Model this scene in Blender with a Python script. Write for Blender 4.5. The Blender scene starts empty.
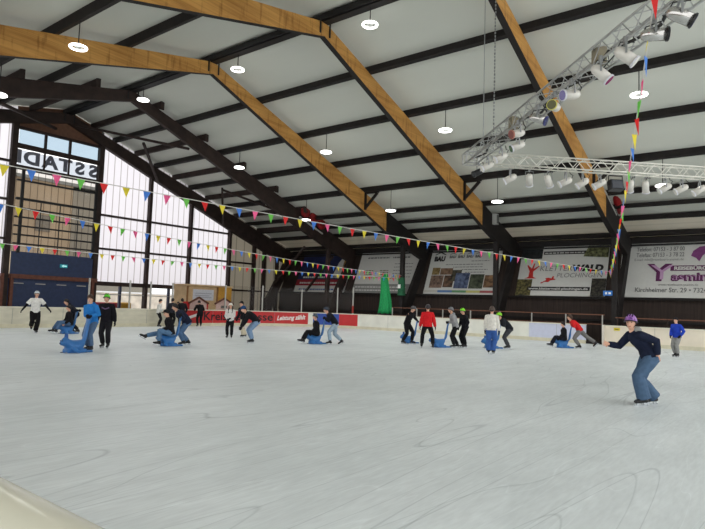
import bpy, bmesh, math, random
from mathutils import Vector as V, Matrix as M
random.seed(7)
SC = bpy.context.scene
COL = SC.collection
PI = math.pi
rad = math.radians

# ------------------------------------------------------------------ helpers
def lin(c):
    return tuple((x/255/12.92) if x/255 <= .04045 else ((x/255+.055)/1.055)**2.4 for x in c)

MATS = {}
def mat(name, rgb, rough=.6, var=.12, scale=6., metal=0., emit=0., stretch=(1, 1, 1), coord='Object', spec=.4, rgb2=None, bump=0.):
    if name in MATS: return MATS[name]
    m = bpy.data.materials.new(name); m.use_nodes = True
    nt = m.node_tree; b = nt.nodes['Principled BSDF']
    b.inputs['Roughness'].default_value = rough
    b.inputs['Metallic'].default_value = metal
    b.inputs['Specular IOR Level'].default_value = spec
    c = lin(rgb)
    tc = nt.nodes.new('ShaderNodeTexCoord'); mp = nt.nodes.new('ShaderNodeMapping')
    mp.inputs['Scale'].default_value = stretch
    nt.links.new(tc.outputs[coord], mp.inputs['Vector'])
    nz = nt.nodes.new('ShaderNodeTexNoise'); nz.inputs['Scale'].default_value = scale; nz.inputs['Detail'].default_value = 4
    nt.links.new(mp.outputs[0], nz.inputs['Vector'])
    rp = nt.nodes.new('ShaderNodeValToRGB')
    c2 = lin(rgb2) if rgb2 else tuple(min(1, x*(1+var)) for x in c)
    c1 = tuple(x*(1-var) for x in c)
    rp.color_ramp.elements[0].color = (*c1, 1); rp.color_ramp.elements[1].color = (*c2, 1)
    rp.color_ramp.elements[0].position = .32; rp.color_ramp.elements[1].position = .68
    nt.links.new(nz.outputs['Fac'], rp.inputs['Fac'])
    nt.links.new(rp.outputs['Color'], b.inputs['Base Color'])
    if emit:
        nt.links.new(rp.outputs['Color'], b.inputs['Emission Color']); b.inputs['Emission Strength'].default_value = emit
    if bump:
        bp = nt.nodes.new('ShaderNodeBump'); bp.inputs['Strength'].default_value = bump
        nt.links.new(nz.outputs['Fac'], bp.inputs['Height']); nt.links.new(bp.outputs[0], b.inputs['Normal'])
    MATS[name] = m
    return m

def new_obj(name, me, parent=None):
    o = bpy.data.objects.new(name, me); COL.objects.link(o)
    if parent is not None: o.parent = parent
    return o

def tag(o, label=None, cat=None, group=None, kind=None):
    if label: o['label'] = label
    if cat: o['category'] = cat
    if group: o['group'] = group
    if kind: o['kind'] = kind
    return o

ORG = {}
def thing(name, label, cat, loc=(0, 0, 0), rz=0., group=None, kind=None):
    o = bpy.data.objects.new(name, None); COL.objects.link(o)
    o.empty_display_size = .2
    o.location = loc; o.rotation_euler = (0, 0, rz)
    ORG[o.name] = V(loc)
    return tag(o, label, cat, group, kind)

class MB:
    """collects shapes, builds ONE mesh object"""
    def __init__(s): s.v = []; s.f = []; s.m = []
    def add(s, vs, fs, mi=0):
        b = len(s.v); s.v += [V(p) for p in vs]; s.f += [[i+b for i in f] for f in fs]; s.m += [mi]*len(fs)
    def box(s, c, d, R=None, mi=0, bottom=None):
        c = V(c); h = V(d)/2; vs = []
        for z in (-1, 1):
            for x, y in ((-1, -1), (1, -1), (1, 1), (-1, 1)):
                p = V((x*h.x, y*h.y, z*h.z))
                if R is not None: p = R @ p
                vs.append(c+p)
        s.add(vs, [[3, 2, 1, 0], [4, 5, 6, 7], [0, 1, 5, 4], [1, 2, 6, 5], [2, 3, 7, 6], [3, 0, 4, 7]], mi)
        if bottom is not None: s.m[-6] = bottom
    def beam(s, a, b, w, h, up=(0, 0, 1), mi=0):
        a, b = V(a), V(b); d = (b-a); L = d.length; d.normalize()
        up = V(up); sd = up.cross(d)
        if sd.length < 1e-4: sd = V((1, 0, 0)).cross(d)
        sd.normalize(); u = d.cross(sd)
        R = M((d, sd, u)).transposed()
        s.box((a+b)/2, (L, w, h), R, mi)
    def prism(s, poly, off, mi=0, edge_mi=None):
        """poly: list of 3d points (planar), off: extrusion vector"""
        n = len(poly); off = V(off)
        vs = [V(p) for p in poly]+[V(p)+off for p in poly]
        s.add(vs, [list(range(n))[::-1], [n+i for i in range(n)]], mi)
        b = len(s.v)-2*n
        for i in range(n):
            j = (i+1) % n
            s.f.append([b+i, b+j, b+n+j, b+n+i]); s.m.append(mi if edge_mi is None else edge_mi[i])
    def loft(s, rings, closed=True, mi=0):
        n = len(rings[0]); b = len(s.v)
        for r in rings: s.v += [V(p) for p in r]
        for k in range(len(rings)-1):
            for i in range(n):
                j = (i+1) % n
                s.f.append([b+k*n+i, b+k*n+j, b+(k+1)*n+j, b+(k+1)*n+i]); s.m.append(mi)
        if closed:
            s.f.append([b+i for i in range(n)][::-1]); s.m.append(mi)
            e = b+(len(rings)-1)*n
            s.f.append([e+i for i in range(n)]); s.m.append(mi)
    def tube(s, pts, r, n=8, mi=0, side=None, flat=1.):
        """r: number or list; flat scales the radius across the side axis"""
        pts = [V(p) for p in pts]; rings = []
        rs = r if isinstance(r, (list, tuple)) else [r]*len(pts)
        prev = None
        for i, p in enumerate(pts):
            d = (pts[min(i+1, len(pts)-1)]-pts[max(i-1, 0)])
            if d.length < 1e-9: d = V((0, 0, 1))
            d.normalize()
            if prev is None:
                a = V(side) if side is not None else (V((0, 0, 1)) if abs(d.z) < .9 else V((1, 0, 0)))
            else: a = prev
            a = (a-d*a.dot(d))
            if a.length < 1e-6: a = d.orthogonal()
            a.normalize(); prev = a; bb = d.cross(a)
            rr = rs[i]; ra, rb = rr if isinstance(rr, (tuple, list)) else (rr, rr*flat)
            rings.append([p+a*math.cos(t)*ra+bb*math.sin(t)*rb for t in [2*PI*k/n for k in range(n)]])
        s.loft(rings, True, mi)
    def ell(s, c, r, R=None, n=12, k=8, mi=0, z0=-1., z1=1.):
        c = V(c); rings = []
        for i in range(k+1):
            t = z0+(z1-z0)*i/k
            z = math.sin(t*PI/2); q = max(.02, math.cos(t*PI/2))
            ring = []
            for j in range(n):
                a = 2*PI*j/n; p = V((r[0]*q*math.cos(a), r[1]*q*math.sin(a), r[2]*z))
                ring.append(c+((R @ p) if R is not None else p))
            rings.append(ring)
        s.loft(rings, True, mi)
    def torus(s, c, R, r, n=28, k=8, mi=0):
        c = V(c); b = len(s.v)
        for i in range(n):
            a = 2*PI*i/n
            for j in range(k):
                t = 2*PI*j/k; q = R+r*math.cos(t)
                s.v.append(c+V((q*math.cos(a), q*math.sin(a), r*math.sin(t))))
        for i in range(n):
            for j in range(k):
                s.f.append([b+i*k+j, b+((i+1) % n)*k+j, b+((i+1) % n)*k+(j+1) % k, b+i*k+(j+1) % k]); s.m.append(mi)
    def text(s, body, size, fn, width=None, bold=0., shear=0., spacing=1., mi=0, align='LEFT'):
        cu = bpy.data.curves.new('lettering', 'FONT'); cu.body = body; cu.size = size; cu.offset = bold; cu.shear = shear
        cu.space_character = spacing; cu.align_x = align; cu.resolution_u = 3
        o = bpy.data.objects.new('lettering', cu); COL.objects.link(o)
        dg = bpy.context.evaluated_depsgraph_get(); me = bpy.data.meshes.new_from_object(o.evaluated_get(dg))
        vs = [v.co.copy() for v in me.vertices]; fs = [list(p.vertices) for p in me.polygons]
        bpy.data.objects.remove(o); bpy.data.curves.remove(cu); bpy.data.meshes.remove(me)
        if not vs: return
        sx = 1.
        if width:
            x0 = min(v.x for v in vs); x1 = max(v.x for v in vs); sx = width/(x1-x0)
        s.add([fn(v.x*sx, v.y) for v in vs], fs, mi)
    def build(s, name, mats, parent=None, smooth=False, remesh=0., org=None, subsurf=0, smooth_it=0):
        me = bpy.data.meshes.new(name)
        o0 = V((0, 0, 0))
        if org is not None: o0 = V(org)
        elif parent is not None and parent.name in ORG: o0 = ORG[parent.name]
        me.from_pydata([p-o0 for p in s.v], [], s.f)
        ml = mats if isinstance(mats, (list, tuple)) else [mats]
        for m in ml: me.materials.append(m)
        if len(ml) > 1: me.polygons.foreach_set('material_index', s.m)
        bm = bmesh.new(); bm.from_mesh(me); bmesh.ops.recalc_face_normals(bm, faces=bm.faces[:]); bm.to_mesh(me); bm.free()
        o = new_obj(name, me, parent)
        if remesh or subsurf or smooth_it:
            if remesh:
                md = o.modifiers.new('r', 'REMESH'); md.mode = 'VOXEL'; md.voxel_size = remesh; md.use_smooth_shade = True
            if smooth_it:
                md = o.modifiers.new('s', 'SMOOTH'); md.iterations = smooth_it; md.factor = .5
            if subsurf:
                md = o.modifiers.new('u', 'SUBSURF'); md.levels = subsurf
            dg = bpy.context.evaluated_depsgraph_get()
            me2 = bpy.data.meshes.new_from_object(o.evaluated_get(dg))
            o.modifiers.clear(); o.data = me2; bpy.data.meshes.remove(me); me = me2; me.name = name
            if not me.materials:
                for m in ml: me.materials.append(m)
        if smooth or remesh: me.polygons.foreach_set('use_smooth', [True]*len(me.polygons))
        me.update()
        if parent is not None: ORG[o.name] = o0
        return o

def copy_tree(o, parent=None):
    c = o.copy(); COL.objects.link(c)
    if parent is not None: c.parent = parent
    ORG[c.name] = ORG.get(o.name, V((0, 0, 0)))
    for ch in [x for x in o.children]: copy_tree(ch, c)
    return c

# ------------------------------------------------------------------ camera
cam = bpy.data.cameras.new('camera'); co = bpy.data.objects.new('camera', cam); COL.objects.link(co); SC.camera = co
F_PX = 577.62
cam.sensor_width = 36; cam.lens = F_PX/705*36; cam.clip_end = 300
aX, aY, aZ = V((.7912, -.0164, -.6114)), V((.6107, .0757, .7882)), V((.0334, -.9970, .0699))
right = V((aX.x, aY.x, aZ.x)); down = V((aX.y, aY.y, aZ.y)); fwd = V((aX.z, aY.z, aZ.z))
fwd.normalize(); right = (right-fwd*right.dot(fwd)).normalized(); up = right.cross(fwd)
mw = M((right, up, -fwd)).transposed().to_4x4(); mw.translation = V((0, 0, 1.6)); co.matrix_world = mw

# ------------------------------------------------------------------ colours and materials
dark = mat('dark_timber', (24, 19, 18), .7, .35, 3, stretch=(1, .3, 1))
dark_f = mat('dark_brown_timber', (46, 33, 29), .7, .35, 2.5)
wall_brown = mat('dark_plank_wall', (48, 37, 32), .75, .35, 3, stretch=(3, 1, .2))
rustbrown = mat('red_brown_paint', (104, 62, 48), .6, .2)
black = mat('black_paint', (22, 21, 22), .55, .2)
steel = mat('dull_steel', (150, 152, 152), .4, .1, metal=.6)
silver = mat('brushed_aluminium', (176, 177, 175), .35, .1, metal=.8)
white = mat('white_plastic', (232, 232, 228), .5, .04)
cream = mat('cream_plastic', (222, 218, 200), .35, .06, 2)
post_w = mat('pale_post_paint', (176, 174, 168), .5, .1)
grey = mat('grey_plastic', (140, 142, 140), .5, .1)

def glulam_mat():
    m = bpy.data.materials.new('glued_laminated_timber'); m.use_nodes = True; nt = m.node_tree; b = nt.nodes['Principled BSDF']
    b.inputs['Roughness'].default_value = .6; b.inputs['Specular IOR Level'].default_value = .25
    tc = nt.nodes.new('ShaderNodeTexCoord')
    def noise(sc, st, det=5):
        mp = nt.nodes.new('ShaderNodeMapping'); mp.inputs['Scale'].default_value = st
        nz = nt.nodes.new('ShaderNodeTexNoise'); nz.inputs['Scale'].default_value = sc; nz.inputs['Detail'].default_value = det
        nt.links.new(tc.outputs['Object'], mp.inputs[0]); nt.links.new(mp.outputs[0], nz.inputs['Vector']); return nz
    def ramp(src, p0, c0, p1, c1):
        r = nt.nodes.new('ShaderNodeValToRGB'); e = r.color_ramp.elements
        e[0].position = p0; e[0].color = (*c0, 1); e[1].position = p1; e[1].color = (*c1, 1)
        nt.links.new(src.outputs['Fac'], r.inputs[0]); return r
    r1 = ramp(noise(1.2, (1, .35, 3)), .3, lin((172, 122, 62)), .7, lin((212, 160, 88)))
    r2 = ramp(noise(3.5, (1, 1.6, .25), 3), .30, (.38, .30, .24), .44, (1, 1, 1))     # dark upright stains
    r3 = ramp(noise(1.0, (1, .3, 26), 2), .42, (.82, .80, .78), .5, (1, 1, 1))          # lamella lines
    def mul(a, bb, f):
        x = nt.nodes.new('ShaderNodeMix'); x.data_type = 'RGBA'; x.blend_type = 'MULTIPLY'; x.inputs[0].default_value = f
        nt.links.new(a, x.inputs[6]); nt.links.new(bb, x.inputs[7]); return x.outputs[2]
    o = mul(r1.outputs[0], r2.outputs[0], .55); o = mul(o, r3.outputs[0], .8)
    nt.links.new(o, b.inputs['Base Color']); return m
glulam = glulam_mat()

def ice_mat():
    m = bpy.data.materials.new('scratched_ice'); m.use_nodes = True; nt = m.node_tree; b = nt.nodes['Principled BSDF']
    b.inputs['Roughness'].default_value = .42; b.inputs['Specular IOR Level'].default_value = .3
    tc = nt.nodes.new('ShaderNodeTexCoord')
    def noise(sc, st, rz, det=3, dist=0.):
        mp = nt.nodes.new('ShaderNodeMapping'); mp.inputs['Scale'].default_value = st; mp.inputs['Rotation'].default_value = (0, 0, rz)
        nz = nt.nodes.new('ShaderNodeTexNoise'); nz.inputs['Scale'].default_value = sc; nz.inputs['Detail'].default_value = det; nz.inputs['Distortion'].default_value = dist
        nt.links.new(tc.outputs['Object'], mp.inputs[0]); nt.links.new(mp.outputs[0], nz.inputs['Vector']); return nz.outputs['Fac']
    r = nt.nodes.new('ShaderNodeValToRGB'); e = r.color_ramp.elements
    e[0].position = .3; e[0].color = (*lin((212, 219, 220)), 1); e[1].position = .7; e[1].color = (*lin((228, 234, 235)), 1)
    nt.links.new(noise(.3, (1, 1, 1), 0, 7), r.inputs[0]); col = r.outputs[0]
    def line(fac, w, dark_c, f, mid=.5):
        nonlocal col
        rr = nt.nodes.new('ShaderNodeValToRGB'); e = rr.color_ramp.elements
        e[0].position = mid-w; e[0].color = (1, 1, 1, 1); e[1].position = mid+w; e[1].color = (1, 1, 1, 1)
        k = e.new(mid); k.color = (*dark_c, 1)
        nt.links.new(fac, rr.inputs[0])
        x = nt.nodes.new('ShaderNodeMix'); x.data_type = 'RGBA'; x.blend_type = 'MULTIPLY'; x.inputs[0].default_value = f
        nt.links.new(col, x.inputs[6]); nt.links.new(rr.outputs[0], x.inputs[7]); col = x.outputs[2]
    def streak(fac, lo, hi, f):
        nonlocal col
        rr = nt.nodes.new('ShaderNodeValToRGB'); e = rr.color_ramp.elements
        e[0].position = .36; e[0].color = (lo, lo, lo, 1); e[1].position = .64; e[1].color = (hi, hi, hi, 1)
        nt.links.new(fac, rr.inputs[0])
        x = nt.nodes.new('ShaderNodeMix'); x.data_type = 'RGBA'; x.blend_type = 'MULTIPLY'; x.inputs[0].default_value = f
        nt.links.new(col, x.inputs[6]); nt.links.new(rr.outputs[0], x.inputs[7]); col = x.outputs[2]
    streak(noise(26, (1, .16, 1), .5, 3), .90, 1.05, .42)
    streak(noise(24, (1, .16, 1), 2.0, 3), .92, 1.05, .42)
    streak(noise(3, (1, .3, 1), 1.2, 5, .3), .94, 1.04, .8)
    line(noise(1.3, (1, .07, 1), .25, 0, .05), .0035, (.70, .71, .72), .8)
    line(noise(1.5, (1, .08, 1), 1.9, 0, .08), .004, (.68, .70, .70), .8, .46)
    line(noise(1.2, (1, .12, 1), 2.7, 0, .1), .003, (.66, .68, .68), .8, .55)
    line(noise(3.0, (1, .1, 1), 1.2, 1, .2), .006, (1.12, 1.12, 1.12), .8)
    nt.links.new(col, b.inputs['Base Color'])
    bp = nt.nodes.new('ShaderNodeBump'); bp.inputs['Strength'].default_value = .05
    nt.links.new(noise(9, (1, .4, 1), .9, 5), bp.inputs['Height']); nt.links.new(bp.outputs[0], b.inputs['Normal'])
    return m

def panel_mat(name, rgb, seam, trans=.85, seams_per_m=2.2, tint=None, emit=0.):
    """translucent ribbed sheet with upright seams (runs along Y)"""
    m = bpy.data.materials.new(name); m.use_nodes = True; nt = m.node_tree; nt.nodes.clear()
    out = nt.nodes.new('ShaderNodeOutputMaterial'); tr = nt.nodes.new('ShaderNodeBsdfTranslucent'); df = nt.nodes.new('ShaderNodeBsdfDiffuse')
    mx = nt.nodes.new('ShaderNodeMixShader'); mx.inputs[0].default_value = trans
    tc = nt.nodes.new('ShaderNodeTexCoord'); mp = nt.nodes.new('ShaderNodeMapping'); wv = nt.nodes.new('ShaderNodeTexWave')
    wv.bands_direction = 'Y'; wv.inputs['Scale'].default_value = seams_per_m*.157*2; wv.inputs['Distortion'].default_value = 0.0
    nt.links.new(tc.outputs['Object'], mp.inputs[0]); nt.links.new(mp.outputs[0], wv.inputs['Vector'])
    r = nt.nodes.new('ShaderNodeValToRGB'); e = r.color_ramp.elements
    e[0].position = .0; e[0].color = (*lin(seam), 1); e[1].position = .07; e[1].color = (*lin(rgb), 1)
    nt.links.new(wv.outputs['Fac'], r.inputs[0])
    nt.links.new(r.outputs[0], tr.inputs['Color']); nt.links.new(r.outputs[0], df.inputs['Color'])
    nt.links.new(df.outputs[0], mx.inputs[1]); nt.links.new(tr.outputs[0], mx.inputs[2]); nt.links.new(mx.outputs[0], out.inputs[0])
    return m

def glass_mat(name, tint, gloss=.06):
    m = bpy.data.materials.new(name); m.use_nodes = True; nt = m.node_tree; nt.nodes.clear()
    out = nt.nodes.new('ShaderNodeOutputMaterial'); t = nt.nodes.new('ShaderNodeBsdfTransparent'); g = nt.nodes.new('ShaderNodeBsdfGlossy')
    mx = nt.nodes.new('ShaderNodeMixShader'); mx.inputs[0].default_value = gloss
    t.inputs[0].default_value = (*tint, 1); g.inputs['Roughness'].default_value = .08
    nt.links.new(t.outputs[0], mx.inputs[1]); nt.links.new(g.outputs[0], mx.inputs[2]); nt.links.new(mx.outputs[0], out.inputs[0])
    return m

poly = panel_mat('white_translucent_sheet', (204, 202, 209), (146, 141, 142))
poly_grey = panel_mat('grey_beige_sheet', (168, 160, 144), (132, 125, 112), .18, 1.2)
sky_glass = glass_mat('sky_glass', (.32, .40, .47))
door_glass = glass_mat('entrance_glass', (.82, .82, .82), .03)
plexi = glass_mat('clear_plexiglass', (.95, .945, .94), .006)

# ------------------------------------------------------------------ world and light
w = bpy.data.worlds.new('sky'); SC.world = w; w.use_nodes = True
WS = 1.95
w.node_tree.nodes['Background'].inputs[0].default_value = (.98, .99, .985, 1); w.node_tree.nodes['Background'].inputs[1].default_value = WS
SC.view_settings.view_transform = 'Standard'; SC.view_settings.look = 'None'; SC.view_settings.exposure = 0.0
sun = bpy.data.lights.new('sun', 'SUN'); so = bpy.data.objects.new('sun', sun); COL.objects.link(so)
sun.energy = 2.0; sun.angle = rad(12); sun.color = (1, .96, .9)
so.rotation_euler = V((.60, .1, -.79)).to_track_quat('-Z', 'Y').to_euler()

# ------------------------------------------------------------------ setting
XF = -34.8           # gable wall plane
def struct(name, b, m, smooth=False, parent=None):
    o = b.build(name, m, parent, smooth); 
    if parent is None: o['kind'] = 'structure'
    return o

RC = 7.2
def path(s):
    """plan of the rink boards by arc length; s=0 where the end wall starts to curve"""
    L = RC*PI/2
    if s < 0: return V((-29.2, 24.3+s, 0)), V((0, 1, 0))
    if s < L:
        a = s/RC; return V((-22-RC*math.cos(a), 24.3+RC*math.sin(a), 0)), V((math.sin(a), math.cos(a), 0))
    return V((-22+(s-L), 31.5, 0)), V((1, 0, 0))

b = MB(); b.add([(-40, -6, -.03), (14, -6, -.03), (14, 38, -.03), (-40, 38, -.03)], [[0, 1, 2, 3]])
struct('floor_surround', b, mat('dark_rubber_floor', (60, 55, 52), .8, .2, 2))
b = MB(); pts = [(12, .72, 0), (12, 31.5, 0)]+[tuple(path(RC*PI/2*(1-i/14))[0]) for i in range(15)]+[(-29.2, .72, 0)]
b.add(pts, [list(range(len(pts)))]); struct('floor_ice', b, ice_mat())
b = MB(); b.add([(-130, -60, -.15), (XF-.3, -60, -.15), (XF-.3, 110, -.15), (-130, 110, -.15)], [[0, 1, 2, 3]])
struct('floor_outside', b, mat('pale_snowy_yard', (216, 212, 206), .8, .12, .3, rgb2=(240, 240, 242)))

# roof
RY, RZ, SR, SL = 16.3, 12.5, .335, .215
def roof_z(y): return RZ-SR*(y-RY) if y > RY else RZ-SL*(RY-y)
def roof_mat():
    m = mat('pale_roof_panels', (201, 203, 194), .7, .03, .4, stretch=(.2, 1, 1))
    return m
rm = roof_mat()
b = MB()
for y0, y1 in ((RY, 34.0), (-5.5, RY)):
    p = [(XF-.5, y0, roof_z(y0)+.34), (6, y0, roof_z(y0)+.34), (6, y1, roof_z(y1)+.34), (XF-.5, y1, roof_z(y1)+.34)]
    b.prism(p, (0, 0, .12))
struct('ceiling', b, rm)
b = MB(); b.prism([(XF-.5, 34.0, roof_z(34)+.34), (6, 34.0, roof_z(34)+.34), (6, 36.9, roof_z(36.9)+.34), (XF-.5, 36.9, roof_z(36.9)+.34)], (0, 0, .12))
struct('ceiling_eave', b, panel_mat('lit_eave_sheet', (226, 220, 206), (214, 208, 194), .14, .8))  # light reaching the lowest roof strip is put into this paler, warmer colour

# purlins
purl_y = [RY, 19.35, 22.4, 25.3, 28.2, 30.9, 32.3, 33.7, 35.6, 12.1, 9.25, 6.35, 3.45, .5, -2.4]
pl = ['thick dark ridge purlin along the roof peak', 'dark purlin next to the ridge on the long banner side slope', 'second dark purlin below the ridge on the banner side slope',
      'third dark purlin below the ridge on the banner side slope', 'dark purlin with triangular knee brackets on the banner side slope', 'dark purlin just below the bracketed one on the banner side slope',
      'thin dark purlin low on the slope above the banners', 'dark purlin between the thin one and the eave above the banners', 'lowest dark purlin right above the banner wall',
      'dark purlin next to the ridge on the camera side slope', 'second dark purlin below the ridge on the camera side slope', 'third dark purlin below the ridge on the camera side slope',
      'fourth dark purlin below the ridge on the camera side slope', 'dark purlin low on the roof above the near boards', 'lowest dark purlin over the near edge of the hall']
for i, y in enumerate(purl_y):
    h = .34 if i in (0, 1, 2, 3, 4, 9, 10, 11, 12, 13, 14) else .2 if i == 6 else .26
    wd = .34 if i == 0 else (.18 if h > .3 else .14)
    s = SR if y > RY else -SL
    R = M.Rotation(-math.atan(s), 3, 'X') if i else None
    b = MB(); b.box((XF/2+2.75, y, roof_z(y)+h/2-(.06 if i == 0 else 0)), (abs(XF)+6.5, wd, h), R)
    if i == 0: b.box((XF/2+2.75, y, roof_z(y)+.1), (abs(XF)+6.5, .5, .2))
    tag(b.build('roof_purlin', dark if i else black), pl[i], 'roof beam', 'roof purlins')

# portal frames
def frame_parts(x, root, mside, mdark, orange_to=30.6, th=.24):
    def zt(y): return roof_z(y)
    def zb(y): return 11.93-.385*(y-RY) if y > RY else max(11.93-.27*(RY-y), roof_z(y)-1.35)
    x0 = x-th/2
    # right slope, orange part: face, edges; underside dark
    ys = [RY, 22, 26, orange_to]
    top = [(x0, y, zt(y)) for y in ys]; bot = [(x0, y, zb(y)) for y in ys[::-1]]
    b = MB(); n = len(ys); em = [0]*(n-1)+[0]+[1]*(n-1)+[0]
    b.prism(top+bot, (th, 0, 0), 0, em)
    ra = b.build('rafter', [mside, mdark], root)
    ys = [RY, 12, 8, 4, 0, -4]
    top = [(x0, y, zt(y)) for y in ys]; bot = [(x0, y, zb(y)) for y in ys[::-1]]
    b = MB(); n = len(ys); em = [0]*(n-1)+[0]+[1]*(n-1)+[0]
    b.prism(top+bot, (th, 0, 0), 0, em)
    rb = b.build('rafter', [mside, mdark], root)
    # dark lower end, haunch
    b = MB(); y1 = orange_to
    b.prism([(x0-.02, y1, zt(y1)+.01), (x0-.02, 36.4, zt(36.4)), (x0-.02, 36.35, 5.6), (x0-.02, 35.3, 4.95), (x0-.02, 33.2, 5.55), (x0-.02, y1, zb(y1)-.01)], (th+.04, 0, 0))
    b.build('rafter_end', mdark, root)
    # inclined leg
    b = MB(); b.prism([(x0, 36.4, 5.9), (x0, 35.2, 5.0), (x0, 33.25, 1.9), (x0, 32.75, -.02), (x0, 33.45, -.02), (x0, 34.2, 2.0)], (th, 0, 0)); b.build('inclined_leg', mdark, root)
    # upright post
    b = MB(); b.box((x, 32.85, 2.85), (.26, .26, 5.75)); b.build('post', mdark, root)
    # near leg
    b = MB(); b.box((x, -4.2, 3.2), (.4, .5, 6.5)); b.build('post', mdark, root)
    # ridge strap plates
    b = MB()
    for dy in (-.28, .28): b.box((x+th/2+.02, RY+dy, 12.25), (.03, .07, .55))
    b.build('ridge_plate', black, root)
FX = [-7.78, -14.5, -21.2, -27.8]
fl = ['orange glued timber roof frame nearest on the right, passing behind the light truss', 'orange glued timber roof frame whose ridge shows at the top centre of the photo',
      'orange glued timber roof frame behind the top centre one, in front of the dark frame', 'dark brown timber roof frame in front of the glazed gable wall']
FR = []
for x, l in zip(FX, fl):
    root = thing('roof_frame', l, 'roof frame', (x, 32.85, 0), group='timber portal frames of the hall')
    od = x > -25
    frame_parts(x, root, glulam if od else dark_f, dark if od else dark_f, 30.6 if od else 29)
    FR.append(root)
    if od:      # triangular knee bracket to the purlin at y=28.2
        b = MB(); y = 28.2; z = roof_z(y)
        b.beam((x+.12, y, z-.02), (x+1.15, y, z-.02), .12, .12); b.beam((x+.17, y, z-.95), (x+1.05, y, z-.08), .12, .14); b.beam((x+.17, y, z), (x+.17, y, z-1.05), .12, .12)
        b.build('knee_bracket', dark, root)
    else:
        pass
for y, lab in ((17.85, 'first short dark purlin right of the ridge'), (20.9, 'second short dark purlin right of the ridge'), (23.9, 'third short dark purlin right of the ridge'), (26.8, 'fourth short dark purlin right of the ridge'), (29.6, 'fifth short dark purlin right of the ridge'), (32.1, 'lowest short dark purlin near the banners'),
               (14.2, 'first short dark purlin left of the ridge'), (10.7, 'second short dark purlin left of the ridge'), (7.8, 'third short dark purlin left of the ridge'), (4.9, 'fourth short dark purlin left of the ridge')):
    b = MB(); x1 = -27.35; b.box(((XF+x1)/2, y, roof_z(y)+.17), (x1-XF, .16, .34)); b.box((x1, y, roof_z(y)+.12), (.1, .22, .44))
    tag(b.build('roof_purlin', dark_f), lab+' between dark frame and gable wall', 'roof beam', 'roof purlins')

# gable end frame (5th frame, against the wall)
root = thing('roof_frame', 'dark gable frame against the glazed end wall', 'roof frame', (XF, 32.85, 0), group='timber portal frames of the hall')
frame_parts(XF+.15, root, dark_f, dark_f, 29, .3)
# wind bracing between dark frame and gable
def brace(a, c, lab, wd=.14):
    b = MB(); b.beam(a, c, wd, wd); o = b.build('wind_brace', dark_f); tag(o, lab, 'roof brace', 'wind braces by the gable wall')
brace((XF+.3, 16.6, 11.9), (-28.0, 20.2, 10.35), 'long dark tie between dark frame and gable just below the ridge')
brace((-31.3, 19.3, 10.95), (XF+.3, 22.5, 9.55), 'short slanting dark strut above the third glazed field')
brace((-31.3, 25.45, 9.3), (XF+.3, 28.3, 7.3), 'slanting dark strut above the grey wall fields')
brace((-31.3, 25.45, 9.2), (-28.0, 29.4, 7.6), 'level dark strut running from the slanting one to the dark frame')
brace((-27.8, 9.0, 10.2), (XF+.2, 15.6, 11.4), 'dark brace left of the ridge between dark frame and gable')
brace((-27.8, 30.2, 5.6), (XF+.2, 34.0, 3.0), 'low diagonal dark strut in the far corner under the roof')
brace((-28.0, 33.6, 5.2), (-31.5, 34.6, 2.6), 'low slanting dark strut beside the navy and red banner')

# gable wall: columns, transoms, fields
colY = [5.0, 9.2, 13.45, 18.55, 22.18, 25.55, 29.22, 31.8, 34.4]
def gz(y): return min(roof_z(y), 12.1)-.35
for i, y in enumerate(colY):
    b = MB(); h = gz(y)
    b.box((XF+.05, y, h/2), (.34, .30 if i in (2, 3) else .2, h))
    struct('trim_%d' % (i+1), b, dark_f)
def transom(k, y0, y1, z, h=.12, m=dark_f):
    b = MB(); b.box((XF+.02, (y0+y1)/2, z), (.2, y1-y0, h)); struct('trim_%d' % k, b, m)
transom(20, -4, 13.55, 4.65); transom(21, -4, 13.55, 6.85); transom(22, -4, 13.55, 9.0); 
transom(23, 18.72, 32, 4.62); transom(24, 18.72, 29.45, 6.75); transom(25, 18.72, 29.45, 2.42, .26); transom(26, 29.45, 36, 2.45)
transom(27, 13.55, 18.72, 8.75, .24); transom(28, 13.55, 18.72, 9.97, .26)
transom(19, -4, 13.55, 2.42, .26)
k = 1
def field(y0, y1, z0, z1f, m, x=XF-.06, name='window'):
    """sheet from z0 up to a roof-following top"""
    global k
    n = 4; ys = [y0+(y1-y0)*i/n for i in range(n+1)]
    ps = [(x, y0, z0), (x, y1, z0)]+[(x, y, z1f(y)) for y in ys[::-1]]
    b = MB(); b.add(ps, [list(range(len(ps)))]); o = struct('%s_%d' % (name, k), b, m); k += 1
    return o
top = lambda y: roof_z(y)+.3
for a, c in zip(colY[3:6], colY[4:7]): field(a, c, 2.42, top, poly)
for a, c in ((-4, 5.0), (5.0, 9.3), (9.3, 13.55)): field(a, c, 2.42, top, poly)
b = MB(); b.add([(XF-.06, 29.45, 0), (XF-.06, 37, 0), (XF-.06, 37, roof_z(37)+.3), (XF-.06, 29.45, top(29.45))], [[0, 1, 2, 3]]); struct('wall_gable', b, poly_grey)
b = MB(); b.add([(XF-.06, 13.55, 10.98), (XF-.06, 18.72, 10.98), (XF-.06, 18.72, top(18.72)), (XF-.06, 16.3, top(16.3)), (XF-.06, 13.55, top(13.55))], [[0, 1, 2, 3, 4]])
struct('wall_gable_top', b, mat('brown_plywood_gable', (112, 78, 60), .7, .15))
transom(29, 13.55, 18.72, 11.0, .14)
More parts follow.
